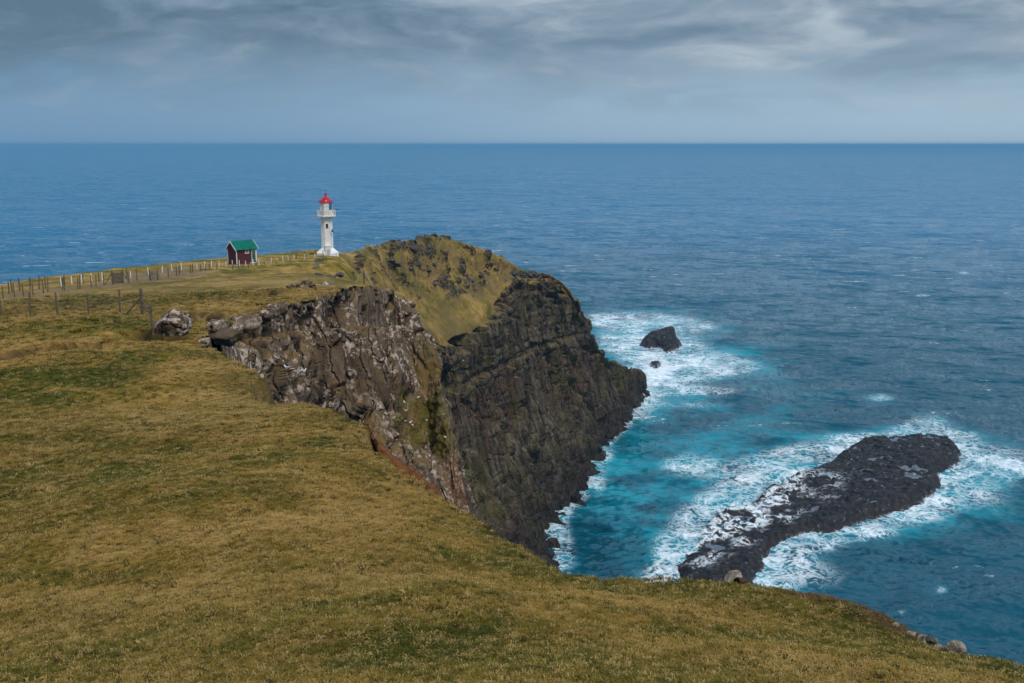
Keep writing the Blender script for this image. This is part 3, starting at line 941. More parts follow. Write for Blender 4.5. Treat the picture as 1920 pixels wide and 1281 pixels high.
def sea_material():
    m, t = material("sea_water")
    p = t.pos()
    foam = t.attr('foam')
    aer = t.attr('aer')
    pw = t.vadd(p, t.vmul(t.noise(p, 0.10, 3, 0.5, col=True), (7.0, 7.0, 0.0)))
    off = t.add('ShaderNodeVectorMath', {0: p, 1: (120.0, 320.0, 0.0)}, operation='DISTANCE').outputs['Value']
    body = t.mix(t.ss(t.math('ADD', off, t.math('MULTIPLY', t.noise(p, 0.004, 3, 0.5), 400.0)), 250.0, 1500.0), (0.000, 0.060, 0.100), (0.000, 0.115, 0.245))
    aern = t.math('MULTIPLY', aer, t.ss(t.noise(pw, 0.035, 5, 0.65), 0.30, 0.66))
    body = t.mix(t.ss(aern, 0.08, 0.95), body, (0.003, 0.21, 0.285))
    # foam lace: warped ridges at two scales, thicker where the foam field is high
    r1 = t.math('ABSOLUTE', t.math('SUBTRACT', t.noise(pw, 0.13, 5, 0.6, 0.6), 0.5))
    r2 = t.math('ABSOLUTE', t.math('SUBTRACT', t.noise(pw, 0.42, 5, 0.62, 0.5), 0.5))
    lace = t.math('MINIMUM', t.math('MULTIPLY', r1, 1.0), t.math('MULTIPLY', r2, 1.15))
    blot = t.noise(pw, 0.06, 6, 0.62)
    wid = t.math('MULTIPLY', foam, t.math('ADD', t.math('MULTIPLY', t.ss(blot, 0.40, 0.66), 0.085), 0.006))
    fl = t.ss(t.math('SUBTRACT', wid, lace), -0.055, 0.045)
    thick = t.ss(t.math('ADD', t.math('MULTIPLY', foam, 0.62), t.math('SUBTRACT', t.noise(pw, 0.30, 7, 0.68), 0.5)), 0.44, 0.86)
    fm_ = t.math('MAXIMUM', t.math('MULTIPLY', fl, t.ss(foam, 0.06, 0.35)), thick)
    # scattered whitecaps on the open water
    pc = t.vmul(p, (0.030, 0.075, 1.0))
    cap = t.math('MULTIPLY', t.ss(t.noise(pc, 1.0, 3, 0.55), 0.665, 0.71), t.ss(t.noise(p, 0.5, 4, 0.6), 0.42, 0.58))
    cap = t.math('MULTIPLY', cap, t.ss(t.noise(p, 0.0035, 2), 0.35, 0.55))
    fm_ = t.math('MULTIPLY', fm_, t.ss(t.noise(pw, 0.8, 5, 0.7), 0.25, 0.55, 0.45, 1.0))
    white = t.math('MAXIMUM', fm_, t.math('MULTIPLY', cap, 0.85), clamp=True)
    c = t.mix(white, body, (0.74, 0.80, 0.85))
    slopes = None
    pr_ = t.add('ShaderNodeVectorRotate', {'Vector': p, 'Angle': 0.25}, rotation_type='Z_AXIS').outputs[0]
    for sc, amp, st in ((0.012, 0.6, (0.5, 1.0, 1.0)), (0.045, 1.15, (0.5, 1.0, 1.0)), (0.16, 1.3, (0.5, 1.0, 1.0)), (0.55, 0.9, (0.6, 1.0, 1.0))):
        nz_ = t.vmul(t.vadd(t.noise(t.vmul(pr_, st), sc, 3, 0.6, 0.6, col=True), (-0.5, -0.5, -0.5)), (amp, amp * 1.3, 0.0))
        slopes = nz_ if slopes is None else t.vadd(slopes, nz_)
    gn = t.n.new('ShaderNodeNewGeometry').outputs['Normal']
    bn = t.add('ShaderNodeVectorMath', {0: t.vadd(gn, slopes)}, operation='NORMALIZE').outputs[0]
    sh = t.bsdf(c, t.ss(white, 0.0, 0.6, 0.05, 0.9), bn, 0.26, IOR=1.33)
    t.out(sh)
    return m


sea = grid_object('sea', SG_, sea_material(), None, dict(foam=foam, aer=aer), flip=True)
tag(sea, kind='structure', label='teal and blue sea with white foam round the rocks')

# ------------------------------------------------------------------ wave-washed reef and sea stacks
def reef_material():
    m, t = material("wet_reef_rock")
    p = t.pos()
    n_mid = t.noise(p, 0.5, 6, 0.66, 0.4)
    n_fin = t.noise(p, 2.6, 6, 0.7)
    c = t.ramp(n_mid, [(0.35, (0.004, 0.0035, 0.004)), (0.52, (0.012, 0.009, 0.010)), (0.72, (0.042, 0.031, 0.031))])
    wash = t.attr('wash')
    c = t.mix(t.math('MULTIPLY', wash, 0.8), c, t.mix(n_mid, (0.020, 0.013, 0.014), (0.085, 0.055, 0.055)))
    pool = t.ss(t.attr('pool'), 0.35, 0.6)
    c = t.mix(pool, c, (0.095, 0.11, 0.145))  # pools: reflected sky tone is put into their base colour
    pw = t.vadd(p, t.vmul(t.noise(p, 0.2, 3, 0.5, col=True), (4.0, 4.0, 0.0)))
    lace = t.math('ABSOLUTE', t.math('SUBTRACT', t.noise(pw, 0.28, 6, 0.62, 0.6), 0.5))
    fl = t.ss(t.math('SUBTRACT', t.math('MULTIPLY', wash, 0.11), lace), -0.035, 0.045)
    speck = t.math('MULTIPLY', t.ss(t.noise(p, 0.9, 6, 0.7), 0.60, 0.68), 0.55)
    c = t.mix(speck, c, (0.35, 0.37, 0.42))
    c = t.mix(t.math('MULTIPLY', fl, t.ss(wash, 0.05, 0.3)), c, (0.70, 0.76, 0.82))
    h = t.math('ADD', n_mid, t.math('MULTIPLY', n_fin, 0.4))
    nd = t.add('ShaderNodeBump', {'Height': h, 'Distance': 0.5, 'Strength': t.math('MULTIPLY', t.math('SUBTRACT', 1.0, pool), 0.9)})
    t.out(t.bsdf(c, t.math('SUBTRACT', t.ss(n_fin, 0.3, 0.7, 0.30, 0.65), t.math('MULTIPLY', pool, 0.2)), nd.outputs[0], t.math('ADD', 0.22, t.math('MULTIPLY', pool, 0.3))))
    return m


M_reef = reef_material()


def island(name, poly, height_fn, step, label, cat, group=None):
    poly = np.asarray(poly)
    x0, y0 = poly.min(0) - 4
    x1, y1 = poly.max(0) + 4
    xs, ys = np.arange(x0, x1, step), np.arange(y0, y1, step)
    X_, Y_ = np.meshgrid(xs, ys)
    xf_, yf_ = X_.ravel(), Y_.ravel()
    q_ = np.stack([xf_, yf_, 0 * xf_], 1)
    dd, ins_ = poly_dist(xf_, yf_, poly)
    s_ = np.where(ins_, dd, -dd) + 2.4 * fbm(q_ / 7.0, 4) * (1 if len(poly) > 20 else 0.5)
    z_, at_ = height_fn(xf_, yf_, s_, q_)
    Kk = (s_ > -3.0).reshape(X_.shape)
    cx, cy = poly.mean(0)
    g_ = np.stack([xf_ - cx, yf_ - cy, z_], 1).reshape(X_.shape + (3,))
    fm2 = Kk[:-1, :-1] & Kk[:-1, 1:] & Kk[1:, 1:] & Kk[1:, :-1]
    o = grid_object(name, g_, M_reef, fm2, at_)
    o.location = (cx, cy, 0)
    return tag(o, label, cat, group)


RA, RB = np.array(on_sea(1330, 1090)[:2]), np.array(on_sea(1780, 840)[:2])


def reef_height(x, y, s, q):
    ax = (RB - RA) / np.linalg.norm(RB - RA)
    along = ((x - RA[0]) * ax[0] + (y - RA[1]) * ax[1]) / np.linalg.norm(RB - RA)
    side = (x - RA[0]) * ax[1] - (y - RA[1]) * ax[0]            # positive towards the open-sea side
    top = 0.9 + 1.3 * sstep(along, 0.1, 0.8) + 0.9 * sstep(side, -12, 8)
    _, e, c = cells(q / np.array([5.0, 5.0, 1]), 2)
    _, e_, c_ = cells(q / np.array([1.9, 1.9, 1]), 3)
    lowside = sstep(side, 4, -16) * sstep(along, 0.75, 0.3)
    z = -1.5 + (top + 2.4) * sstep(s, -2.5, 3.5) * (1 - 0.42 * lowside)
    z += (0.9 * (c - 0.5) + 0.5 * (c_ - 0.5) + 0.9 * fbm(q / 3.5, 4, ridged=True) * 0.6 - 0.5 * sstep(e, 0.12, 0)) * sstep(s, -1, 3)
    lev = 0.9 + 1.2 * sstep(along, 0.1, 0.8)
    pl = fbm(q / 11.0 + 50, 4)
    pl2 = fbm(q / np.array([6.0, 3.2, 1]) + 70, 4)
    pool = np.maximum(sstep(pl, 0.27, 0.32), sstep(pl2, 0.24, 0.29)) * sstep(s, 3.0, 5.0)
    z = z * (1 - pool) + pool * (z * 0.75 + 0.25 * lev - 0.25)
    wash = np.clip(sstep(s, 1.2, -1.5) * 0.55 + 0.8 * lowside * sstep(fbm(q / 9.0 + 4, 3), -0.3, 0.25), 0, 1)
    return z, dict(pool=pool, wash=wash)


island('reef', REEF, reef_height, 0.42, 'long flat black reef with tide pools and surf along its sides', 'reef')


def stack_height(hmax, lean):
    def fn(x, y, s, q):
        _, e, c = cells(q / np.array([6.0, 6.0, 1]), 2)
        _, e_, c_ = cells(q / np.array([2.2, 2.2, 1]), 3)
        z = -1.5 + (hmax + 1.5) * sstep(s, -1.5, 4.5) ** 0.8 * (0.75 + 0.40 * fbm(q / 10.0 + 3, 3))
        z += (2.4 * (c - 0.5) + 1.2 * (c_ - 0.5) + 1.4 * fbm(q / 4.0, 4, ridged=True) - 1.2 * sstep(e, 0.12, 0)) * sstep(s, -1, 4) * min(1, hmax / 6.5)
        return z, dict(pool=np.zeros_like(x), wash=0.55 * sstep(s, 2.5, -1.0))
    return fn


pts = []
for k in range(22):
    a = 2 * math.pi * k / 22
    j = 1 + 0.18 * math.sin(3 * a + 2) + 0.10 * math.sin(7 * a)
    pts.append(on_sea(1174 + 34 * j * math.cos(a), 738 + 20 * j * math.sin(a))[:2])
spur = island('rock_spur', np.array(pts), stack_height(9.5, 0), 0.4, None, None)
spur.parent = headland
slabels = ['jagged dark sea stack ringed by white surf, largest of the offshore rocks', 'small black rock in the foam between the cliff tip and the tall sea stack',
           'tiny low skerry barely above the foam beside the sea stack', 'dark knob of rock at the foot of the tall sea stack']
for (c_, rx, ry, hm, _), lab in zip(STACKS, slabels):
    pts = []
    for k in range(18):
        a = 2 * math.pi * k / 18
        j = 1 + 0.22 * math.sin(3 * a + c_[0]) + 0.12 * math.sin(5 * a + 1)
        pts.append(on_sea(c_[0] + rx * j * math.cos(a), c_[1] + 0.8 * ry * j * math.sin(a))[:2])
    island('sea_stack' if hm > 4 else 'skerry', np.array(pts), stack_height(hm, 0), 0.4 if hm > 4 else 0.3, lab, 'sea rock')

# ------------------------------------------------------------------ built things: plain materials
def flat_mat(name, col, rough=0.6, var=0.15, scale=4.0, stain=None, spec=0.4):
    m, t = material(name)
    p = t.add('ShaderNodeTexCoord').outputs['Object']
    n = t.noise(p, scale, 5, 0.65)
    c = t.mix(t.ss(n, 0.3, 0.7), tuple(x * (1 - var) for x in col), tuple(min(1, x * (1 + var)) for x in col))
    if stain:
        st = t.math('MULTIPLY', t.ss(t.noise(t.vmul(p, (3.0, 3.0, 0.22)), 1.0, 4, 0.6), 0.52, 0.66), t.ss(t.noise(p, 0.9, 3), 0.38, 0.56))
        c = t.mix(t.math('MULTIPLY', st, 0.75), c, stain)
    t.out(t.bsdf(c, rough, t.bump(n, 0.2, 0.02), spec))
    return m


M_white = flat_mat("white_painted_concrete", (0.74, 0.73, 0.72), 0.7, 0.06, 2.0, (0.42, 0.26, 0.14))
M_trim = flat_mat("white_paint", (0.72, 0.70, 0.68), 0.6, 0.06)
M_redroof = flat_mat("red_roof_paint", (0.42, 0.018, 0.030), 0.7, 0.3, 1.2, (0.25, 0.06, 0.03), 0.1)
M_glass = flat_mat("dark_glass", (0.012, 0.016, 0.020), 0.08, 0.1, 2.0, None, 0.6)
M_iron = flat_mat("dark_iron", (0.030, 0.030, 0.034), 0.5, 0.3)
M_maroon = flat_mat("maroon_boards", (0.070, 0.014, 0.022), 0.75, 0.2, 6.0)
M_green = flat_mat("green_roof_sheet", (0.003, 0.118, 0.085), 0.75, 0.22, 1.2, None, 0.1)
M_gdoor = flat_mat("green_door_paint", (0.008, 0.095, 0.062), 0.5, 0.15)
M_stone = flat_mat("dark_foundation", (0.040, 0.036, 0.034), 0.9, 0.4, 5.0)
M_wood = flat_mat("weathered_post_wood", (0.105, 0.080, 0.060), 0.9, 0.4, 7.0)
M_wood2 = flat_mat("pale_weathered_wood", (0.26, 0.22, 0.175), 0.9, 0.3, 7.0)
M_wire = flat_mat("galvanised_wire", (0.12, 0.12, 0.12), 0.5, 0.1)
M_feather = flat_mat("white_feathers", (0.80, 0.80, 0.79), 0.8, 0.04)
M_wing = flat_mat("grey_feathers", (0.36, 0.40, 0.45), 0.8, 0.08)
M_beak = flat_mat("yellow_beak", (0.42, 0.30, 0.03), 0.6, 0.05)


def octa(r, z, n=8):
    return [(r * math.cos(math.pi / n + 2 * math.pi * i / n), r * math.sin(math.pi / n + 2 * math.pi * i / n), z) for i in range(n)]


# ------------------------------------------------------------------ lighthouse
lx, ly, _ = at(614.5, 479, 219.0)
lz = ground_z(lx, ly)
LZ = at(614.5, 480.5, 219.0)[2]
lh = empty('lighthouse', (lx, ly, LZ), math.radians(14))
lh.scale = (0.94, 0.94, 1.0)
tag(lh, 'white octagonal lighthouse with flared base and red conical roof', 'lighthouse')
k8 = 1 / math.cos(math.pi / 8)
MB().rings([octa(1.36 * k8, 1.6), octa(1.28 * k8, 8.75)]).build('tower', M_white, lh)
MB().rings([octa(2.5 * k8, min(-1.0, lz - LZ - 0.6)), octa(2.5 * k8, 0.85), octa(1.39 * k8, 1.78), octa(1.30 * k8, 1.80)]).build('flared_base', M_white, lh)
MB().rings([octa(1.31 * k8, 8.45), octa(1.95 * k8, 8.72), octa(2.12 * k8, 8.74), octa(2.12 * k8, 9.0)]).build('gallery_slab', M_white, lh)
po = empty('porch', (0, 0, 0))
po.parent = lh
MB().box(-0.62, 0.62, -2.62, -1.30, -0.6, 2.35).build('porch_wall', M_white, po)
MB().box(-0.70, 0.70, -2.70, -1.30, 2.352, 2.56).build('porch_roof', M_trim, po)
MB().box(-0.34, 0.34, -2.66, -2.622, -0.35, 1.75).build('porch_door', flat_mat("grey_door", (0.45, 0.44, 0.43), 0.6), po)
for s in (-1, 1):
    wn = MB().box(-0.27, 0.27, -1.342, -1.22, 6.35, 7.2).build('window', M_iron, lh) if s == 1 else None
    if wn:
        MB().box(-0.20, 0.20, -1.353, -1.343, 6.42, 7.12).build('pane', M_glass, wn)
        MB().box(-0.34, 0.34, -1.40, -1.24, 6.24, 6.33).build('sill', flat_mat("rusty_sill", (0.30, 0.17, 0.09)), wn)
# lantern: blind white wall on the landward side, glazed towards the sea
ang = lambda i: math.pi / 8 + 2 * math.pi * i / 8
for i in range(8):
    a0, a1 = ang(i), ang(i + 1)
    p0 = (1.36 * k8 * math.cos(a0), 1.36 * k8 * math.sin(a0))
    p1 = (1.36 * k8 * math.cos(a1), 1.36 * k8 * math.sin(a1))
    mid_a = math.degrees((a0 + a1) / 2) % 360
    blind = 100 < mid_a < 300
    q0, q1 = tuple(0.955 * v for v in p0), tuple(0.955 * v for v in p1)
    def wall_piece(z0, z1):
        return MB().add([(*p0, z0), (*p1, z0), (*q1, z0), (*q0, z0), (*p0, z1), (*p1, z1), (*q1, z1), (*q0, z1)],
                        [(3, 2, 1, 0), (4, 5, 6, 7), (0, 1, 5, 4), (1, 2, 6, 5), (2, 3, 7, 6), (3, 0, 4, 7)])
    if blind:
        wall_piece(9.002, 11.78).build('lantern_wall', M_white, lh)
    else:
        wall_piece(9.002, 10.15).build('lantern_wall', M_white, lh)
        gm, tt = material("lantern_glass")
        tt.out(tt.add('ShaderNodeMixShader', {0: 0.22, 1: tt.add('ShaderNodeBsdfTransparent', {0: (0.75, 0.86, 0.9)}).outputs[0], 2: tt.bsdf((0.02, 0.03, 0.04), 0.05, None, 0.5)}).outputs[0])
        pn = MB().add([(*[0.98 * v for v in p0], 10.152), (*[0.98 * v for v in p1], 10.152), (*[0.98 * v for v in p1], 11.78), (*[0.98 * v for v in p0], 11.78)], [(0, 1, 2, 3)]).build('lantern_pane', gm, lh)
    if not (100 < math.degrees(a0) % 360 < 300):
        MB().bar((*p0, 10.1), (*p0, 11.79), 0.05).build('glazing_bar', M_trim, lh)
MB().lathe([(0.05, 9.0), (0.32, 9.05), (0.32, 10.5), (0.45, 10.6), (0.45, 11.2), (0.1, 11.5)], 12).build('lamp', M_iron, lh)
MB().box(-0.62, 0.55, -1.95, -1.30, 9.003, 11.05).build('service_box', M_white, lh)
MB().prism([(-0.70, 11.052), (0.63, 11.052), (0.63, 11.12), (-0.04, 11.34), (-0.70, 11.14)], -2.02, -1.28).build('service_box_cap', M_trim, lh)
roof = MB().rings([octa(1.66 * k8, 11.76), octa(1.70 * k8, 11.84), octa(0.85 * k8, 12.55), octa(0.20, 13.12)]).build('roof', M_redroof, lh)
MB().lathe([(0.10, 13.0), (0.12, 13.2), (0.27, 13.38), (0.30, 13.52), (0.22, 13.70), (0.05, 13.78)], 12).build('finial', M_redroof, roof, True)
MB().bar((0, 0, 13.7), (0, 0, 14.5), 0.035).build('lightning_rod', M_iron, roof)
MB().box(-0.12, 0.12, -1.42, -1.05, 12.1, 12.3).build('roof_hatch', M_trim, roof)
for i in range(8):
    a0, a1 = ang(i), ang(i + 1)
    p0 = np.array((2.04 * k8 * math.cos(a0), 2.04 * k8 * math.sin(a0)))
    p1 = np.array((2.04 * k8 * math.cos(a1), 2.04 * k8 * math.sin(a1)))
    MB().bar((*p0, 8.95), (*p0, 10.15), 0.06).build('railing_post', M_trim, lh)
    rl = MB()
    for z in (9.45, 9.8, 10.12):
        rl.bar((*p0, z), (*p1, z), 0.03)
    tag(rl.build('rail', M_trim, lh), kind='stuff')
    if i in (3, 4, 7, 0):
        a = p0 * 0.985
        b = p1 * 0.985
        c_, d_ = a * 0.98, b * 0.98
        MB().add([(*a, 9.003), (*b, 9.003), (*d_, 9.003), (*c_, 9.003), (*a, 9.95), (*b, 9.95), (*d_, 9.95), (*c_, 9.95)],
                 [(3, 2, 1, 0), (4, 5, 6, 7), (0, 1, 5, 4), (1, 2, 6, 5), (2, 3, 7, 6), (3, 0, 4, 7)]).build('parapet_panel', M_white, lh)
MB().bar((1.9, -0.6, 10.25), (2.95, -0.8, 10.32), 0.09).build('horn', M_iron, lh)
dev = MB().box(1.0, 1.35, -1.72, -1.40, 5.4, 5.95).build('floodlight', M_iron, lh)
MB().bar((0.75, -1.40, 5.55), (1.15, -1.62, 5.55), 0.05).build('bracket', M_iron, dev)
MB().bar((1.25, -1.55, 5.9), (1.42, -1.60, 6.35), 0.03).build('antenna', M_iron, dev)
MB().bar((-1.75, -0.9, 8.9), (-2.75, -1.3, 6.6), 0.022).build('stay_cable', M_iron, lh)

# ------------------------------------------------------------------ maroon hut
hx, hy, hz0 = at(455, 497, 176.0)
hzg = ground_z(hx, hy)
hut = empty('hut', (hx, hy, hzg), math.radians(46))
hut.scale = (0.97, 0.97, 1.06)
tag(hut, 'small maroon timber hut with green roof and white trim', 'hut')
W, D, E, RG = 2.05, 1.5, 2.75, 1.15                      # half length, half depth, eaves, rise
MB().box(-W + 0.03, W - 0.03, -D + 0.03, D - 0.03, -1.5, 0.249).build('plinth', M_stone, hut)
MB().rings([[(-W, -D, 0.25), (-W, D, 0.25), (-W, D, E), (-W, 0, E + RG), (-W, -D, E)][::-1], [(W, -D, 0.25), (W, D, 0.25), (W, D, E), (W, 0, E + RG), (W, -D, E)][::-1]]).build('wall', M_maroon, hut)
sl = RG / D
for s in (-1, 1):
    y1, z1 = s * (D + 0.28), E - 0.28 * sl
    rp = MB().add([(-W - 0.28, 0, E + RG + 0.02), (W + 0.28, 0, E + RG + 0.02), (W + 0.28, y1, z1 + 0.02), (-W - 0.28, y1, z1 + 0.02),
                   (-W - 0.28, 0, E + RG + 0.10), (W + 0.28, 0, E + RG + 0.10), (W + 0.28, y1, z1 + 0.10), (-W - 0.28, y1, z1 + 0.10)],
                  [(0, 1, 2, 3), (7, 6, 5, 4), (1, 0, 4, 5), (2, 1, 5, 6), (3, 2, 6, 7), (0, 3, 7, 4)]).build('roof_slope', M_green, hut)
    for sx in (-1, 1):
        xb = sx * (W + 0.283)
        xc = sx * (W + 0.335)
        MB().add([(xb, 0, E + RG - 0.10), (xc, 0, E + RG - 0.10), (xc, y1, z1 - 0.10), (xb, y1, z1 - 0.10), (xb, 0, E + RG + 0.13), (xc, 0, E + RG + 0.13), (xc, y1, z1 + 0.13), (xb, y1, z1 + 0.13)],
                 [(0, 1, 2, 3), (7, 6, 5, 4), (1, 0, 4, 5), (2, 1, 5, 6), (3, 2, 6, 7), (0, 3, 7, 4)]).build('bargeboard', M_trim, rp)
    for sx in (-1, 1):
        cb = MB()
        x0, x1 = sorted((sx * (W - 0.10), sx * (W + 0.035)))
        y0, y2 = sorted((s * (D - 0.10), s * (D + 0.035)))
        cb.box(x0, x1, y0, y2, 0.25, E - 0.02)
        cb.build('corner_board', M_trim, hut)
wf = MB().box(-0.30, 0.52, -D - 0.05, -D + 0.02, E - 0.86, E - 0.14).build('window', M_trim, hut)
for x0 in (-0.20, 0.15):
    MB().box(x0, x0 + 0.26, -D - 0.058, -D - 0.051, E - 0.74, E - 0.26).build('pane', M_glass, wf)
df = MB().box(1.02, 1.93, -D - 0.045, -D + 0.02, 0.25, 2.42).build('door_frame', M_trim, hut)
dr_ = MB().box(1.12, 1.83, -D - 0.06, -D - 0.046, 0.26, 2.32).build('door', M_gdoor, df)
MB().box(1.50, 1.78, -D - 0.068, -D - 0.061, 1.5, 2.2).build('door_pane', flat_mat("grey_pane", (0.10, 0.12, 0.12), 0.2), df)

# ------------------------------------------------------------------ fences, stakes and gates
def post_mesh(h, r, mat, name='post', seed=0):
    rg = random.Random(seed)
    m = MB()
    rings = []
    for z, k in ((-0.4, 1.0), (h * 0.5, 1.0), (h - 0.02, 0.92), (h, 0.7)):
        dx, dy = rg.uniform(-.012, .012), rg.uniform(-.012, .012)
        rings.append([(dx + r * k * math.cos(6.2832 * i / 7 + 0.3), dy + r * k * math.sin(6.2832 * i / 7 + 0.3), z) for i in range(7)])
    m.rings(rings)
    return m.mesh(name, mat)


def link(name, me, parent=None, loc=(0, 0, 0), rot=(0, 0, 0), scale=(1, 1, 1)):
    o = bpy.data.objects.new(name, me)
    COL.objects.link(o)
    o.parent = parent
    o.location, o.rotation_euler, o.scale = loc, rot, scale
    return o


RG_ = random.Random(5)
POSTS = [post_mesh(1.25, 0.055, M_wood, seed=k) for k in range(3)]


def fence(name, spots, label, hgt=1.25, wires=4, group=None, wr=0.004, thick=1.0):
    pts = []
    for px, py, Yd in spots:
        x, y, _ = at(px, py, Yd)
        pts.append((x, y, ground_z(x, y)))
    o = empty(name, pts[0])
    tag(o, label, 'fence', group)
    for i, (x, y, z) in enumerate(pts):
        h = (spots[i][3] if len(spots[i]) > 3 else hgt) if False else hgt * RG_.uniform(0.92, 1.08)
        link('post', POSTS[i % 3], o, (x - pts[0][0], y - pts[0][1], z - pts[0][2]), (RG_.uniform(-.05, .05), RG_.uniform(-.05, .05), RG_.uniform(0, 3)), (thick, thick, h / 1.25))
    for k in range(wires):
        mb = MB()
        hh = hgt * (0.2 + 0.72 * k / max(1, wires - 1))
        for a, b in zip(pts[:-1], pts[1:]):
            a2 = [a[j] - pts[0][j] for j in range(3)]
            b2 = [b[j] - pts[0][j] for j in range(3)]
            mb.bar((a2[0], a2[1], a2[2] + hh), (b2[0], b2[1], b2[2] + hh), wr, n=3)
        mb.build('wire', M_wire, o)
    return o, pts


f1, p1 = fence('wire_fence', [(-60, 610, 55), (3, 606, 55.2), (58, 601, 55.4), (109, 597, 55.6), (167, 596, 55.4), (226, 593, 55.2), (268, 592, 54.8)],
               'wire fence of weathered posts ending at a braced post by the boulder', 1.28, 5, thick=0.95)
ex, ey, ez = (p1[-1][j] - p1[0][j] for j in range(3))
link('strainer_post', POSTS[1], f1, (ex + 0.02, ey - 0.12, ez), (0, 0, 0), (1.5, 1.5, 1.25))
for tx, ty in ((-1.0, -0.1), (0.62, -0.35)):
    gz = ground_z(p1[-1][0] + tx, p1[-1][1] + ty) - p1[0][2]
    MB().bar((ex, ey - 0.15, ez + 1.05), (ex + tx, ey + ty, gz - 0.1), 0.045).build('brace', M_wood, f1)
bx, by, _ = at(287, 622, 46.0)
bz = ground_z(bx, by)
link('end_post', POSTS[2], f1, (bx - p1[0][0], by - p1[0][1], bz - p1[0][2]), (0.02, -0.03, 0), (1.1, 1.1, 1.12))
mb = MB()
for hh in (0.3, 0.7, 1.1):
    mb.bar((ex, ey, ez + hh), (bx - p1[0][0], by - p1[0][1], bz - p1[0][2] + hh), 0.004, n=3)
mb.build('wire', M_wire, f1)

fence('wire_fence', [(-50, 578, 84), (-15, 576, 84.5), (7, 574, 85), (29, 573, 86), (46, 572, 87), (64, 570, 87), (83, 563, 88), (91, 560, 89), (118, 552, 92), (122, 552, 92.4), (147, 551, 94), (151, 551, 94.5),
                     (172, 549, 97), (181, 549, 98), (196, 546, 99.5), (214, 545, 101), (230, 544, 102), (243, 543, 103), (258, 540, 105)],
      'crooked wire fence with paired posts along the near side of the track', 1.25, 4, thick=0.9, wr=0.005)
fence('wire_fence', [(-30, 562, 96), (18, 560, 97), (24, 559, 97.5), (38, 554, 101), (58, 552, 103), (74, 548, 105), (86, 546, 107), (122, 540, 110), (156, 533, 114), (186, 528, 118), (238, 522, 123)],
      'thin fence on the seaward side of the track', 1.35, 3, thick=1.2, wr=0.005)
fence('wire_fence', [(316, 528, 112), (332, 527, 115), (337, 527, 116), (358, 524, 121), (362, 523, 122), (377, 520, 127), (386, 519, 130), (393, 518, 132), (407, 517, 136), (437, 514, 140), (448, 513, 142), (456, 512, 146),
                     (467, 511, 150), (481, 509, 155), (497, 507, 158), (520, 505, 162), (545, 503, 166)],
      'run of short uneven fence posts on the grass below the hut', 1.15, 3, thick=1.2, wr=0.005)
fence('wire_fence', [(540, 489, 196), (556, 487, 202), (572, 485, 207), (590, 484, 212), (606, 483, 214), (628, 480, 222), (647, 476, 230), (662, 473, 236), (676, 470, 242), (691, 467, 248)],
      'fence climbing past the lighthouse foot to the rocky knoll', 1.5, 3, thick=1.4, wr=0.006)

# white stakes along the edge
M_stakes = [post_mesh(1.0, 0.062, M_trim, 'shaft', seed=20 + k) for k in range(2)]
STK = [(112, 116), (132, 118), (151, 119), (170, 120.5), (190, 121.5), (209, 122), (244, 125), (277, 130), (304, 134), (322, 137), (340, 141), (369, 147), (384, 151), (397, 155), (411, 158),
       (424, 160.5), (436, 163), (449, 165), (461, 167), (486, 173), (497, 177), (509, 181), (520, 185), (531, 189), (541, 193), (552, 196), (572, 202), (591, 208)]
for i, (px, Yd) in enumerate(STK):
    x, y, _ = at(px, 500, Yd)
    z = ground_z(x, y)
    s = empty('marker_stake', (x, y, z), RG_.uniform(0, 3))
    s.rotation_euler[0], s.rotation_euler[1] = RG_.uniform(-.05, .05), RG_.uniform(-.05, .05)
    where = ('white topped stake on the grass edge beside the track, before the hut' if px < 420 else 'white stake in the row standing right in front of the maroon hut' if px < 470
             else 'white stake in the row between the maroon hut and the lighthouse')
    tag(s, where, 'stake', 'white stakes by the track' if px < 420 else 'white stakes in front of the hut' if px < 470 else 'white stakes towards the lighthouse')
    link('shaft', M_stakes[i % 2], s, (0, 0, 0), (0, 0, 0), (1, 1, RG_.uniform(0.9, 1.12)))
    link('foot_stub', POSTS[i % 3], s, (0.09, 0.03, 0), (0, 0, 0), (0.8, 0.8, 0.33))
x, y, _ = at(475, 500, 169)
cr = empty('white_cross', (x, y, ground_z(x, y)), math.radians(16))
tag(cr, 'white wooden cross marker in front of the green hut door', 'cross')
MB().box(-0.07, 0.07, -0.03, 0.03, -0.3, 1.2).build('upright', M_trim, cr)
MB().box(-0.45, 0.45, -0.055, -0.031, 0.50, 0.66).build('crosspiece', M_trim, cr)

# slatted hurdle with braces on the track fence
x, y, _ = at(222, 545, 100.0)
hd = empty('hurdle_gate', (x, y, ground_z(x, y)), math.radians(12))
tag(hd, 'dark braced wooden hurdle gate in the track fence', 'gate')
for sx in (-0.5, 0.5):
    link('post', POSTS[0], hd, (sx, 0, 0), (0, 0, 0), (1.5, 1.5, 1.1))
    MB().bar((sx, 0, 1.15), (sx * 2.5, -0.1, -0.1), 0.05).build('brace', M_wood, hd)
for i in range(8):
    MB().box(-0.42 + i * 0.108, -0.42 + i * 0.108 + 0.094, -0.055, -0.02, 0.05, 1.12 + 0.05 * math.sin(i * 2.1)).build('slat', M_wood, hd)
x, y, _ = at(292, 532, 107.0)
pl_ = empty('leaning_pallet', (x, y, ground_z(x, y)), math.radians(20))
tag(pl_, 'old slatted pallet slumped against a post on the pale track bank', 'pallet')
link('post', POSTS[1], pl_, (-0.55, 0.1, 0), (0, 0, 0), (1.3, 1.3, 0.9))
link('post', POSTS[2], pl_, (0.25, 0.25, 0), (0, 0, 0), (1.3, 1.3, 0.85))
for i in range(8):
    MB().bar((-0.5 + i * 0.12, 0.12, 0.95 - 0.03 * i), (-0.42 + i * 0.16, -0.28, 0.0), 0.042, n=4).build('slat', M_wood, pl_)

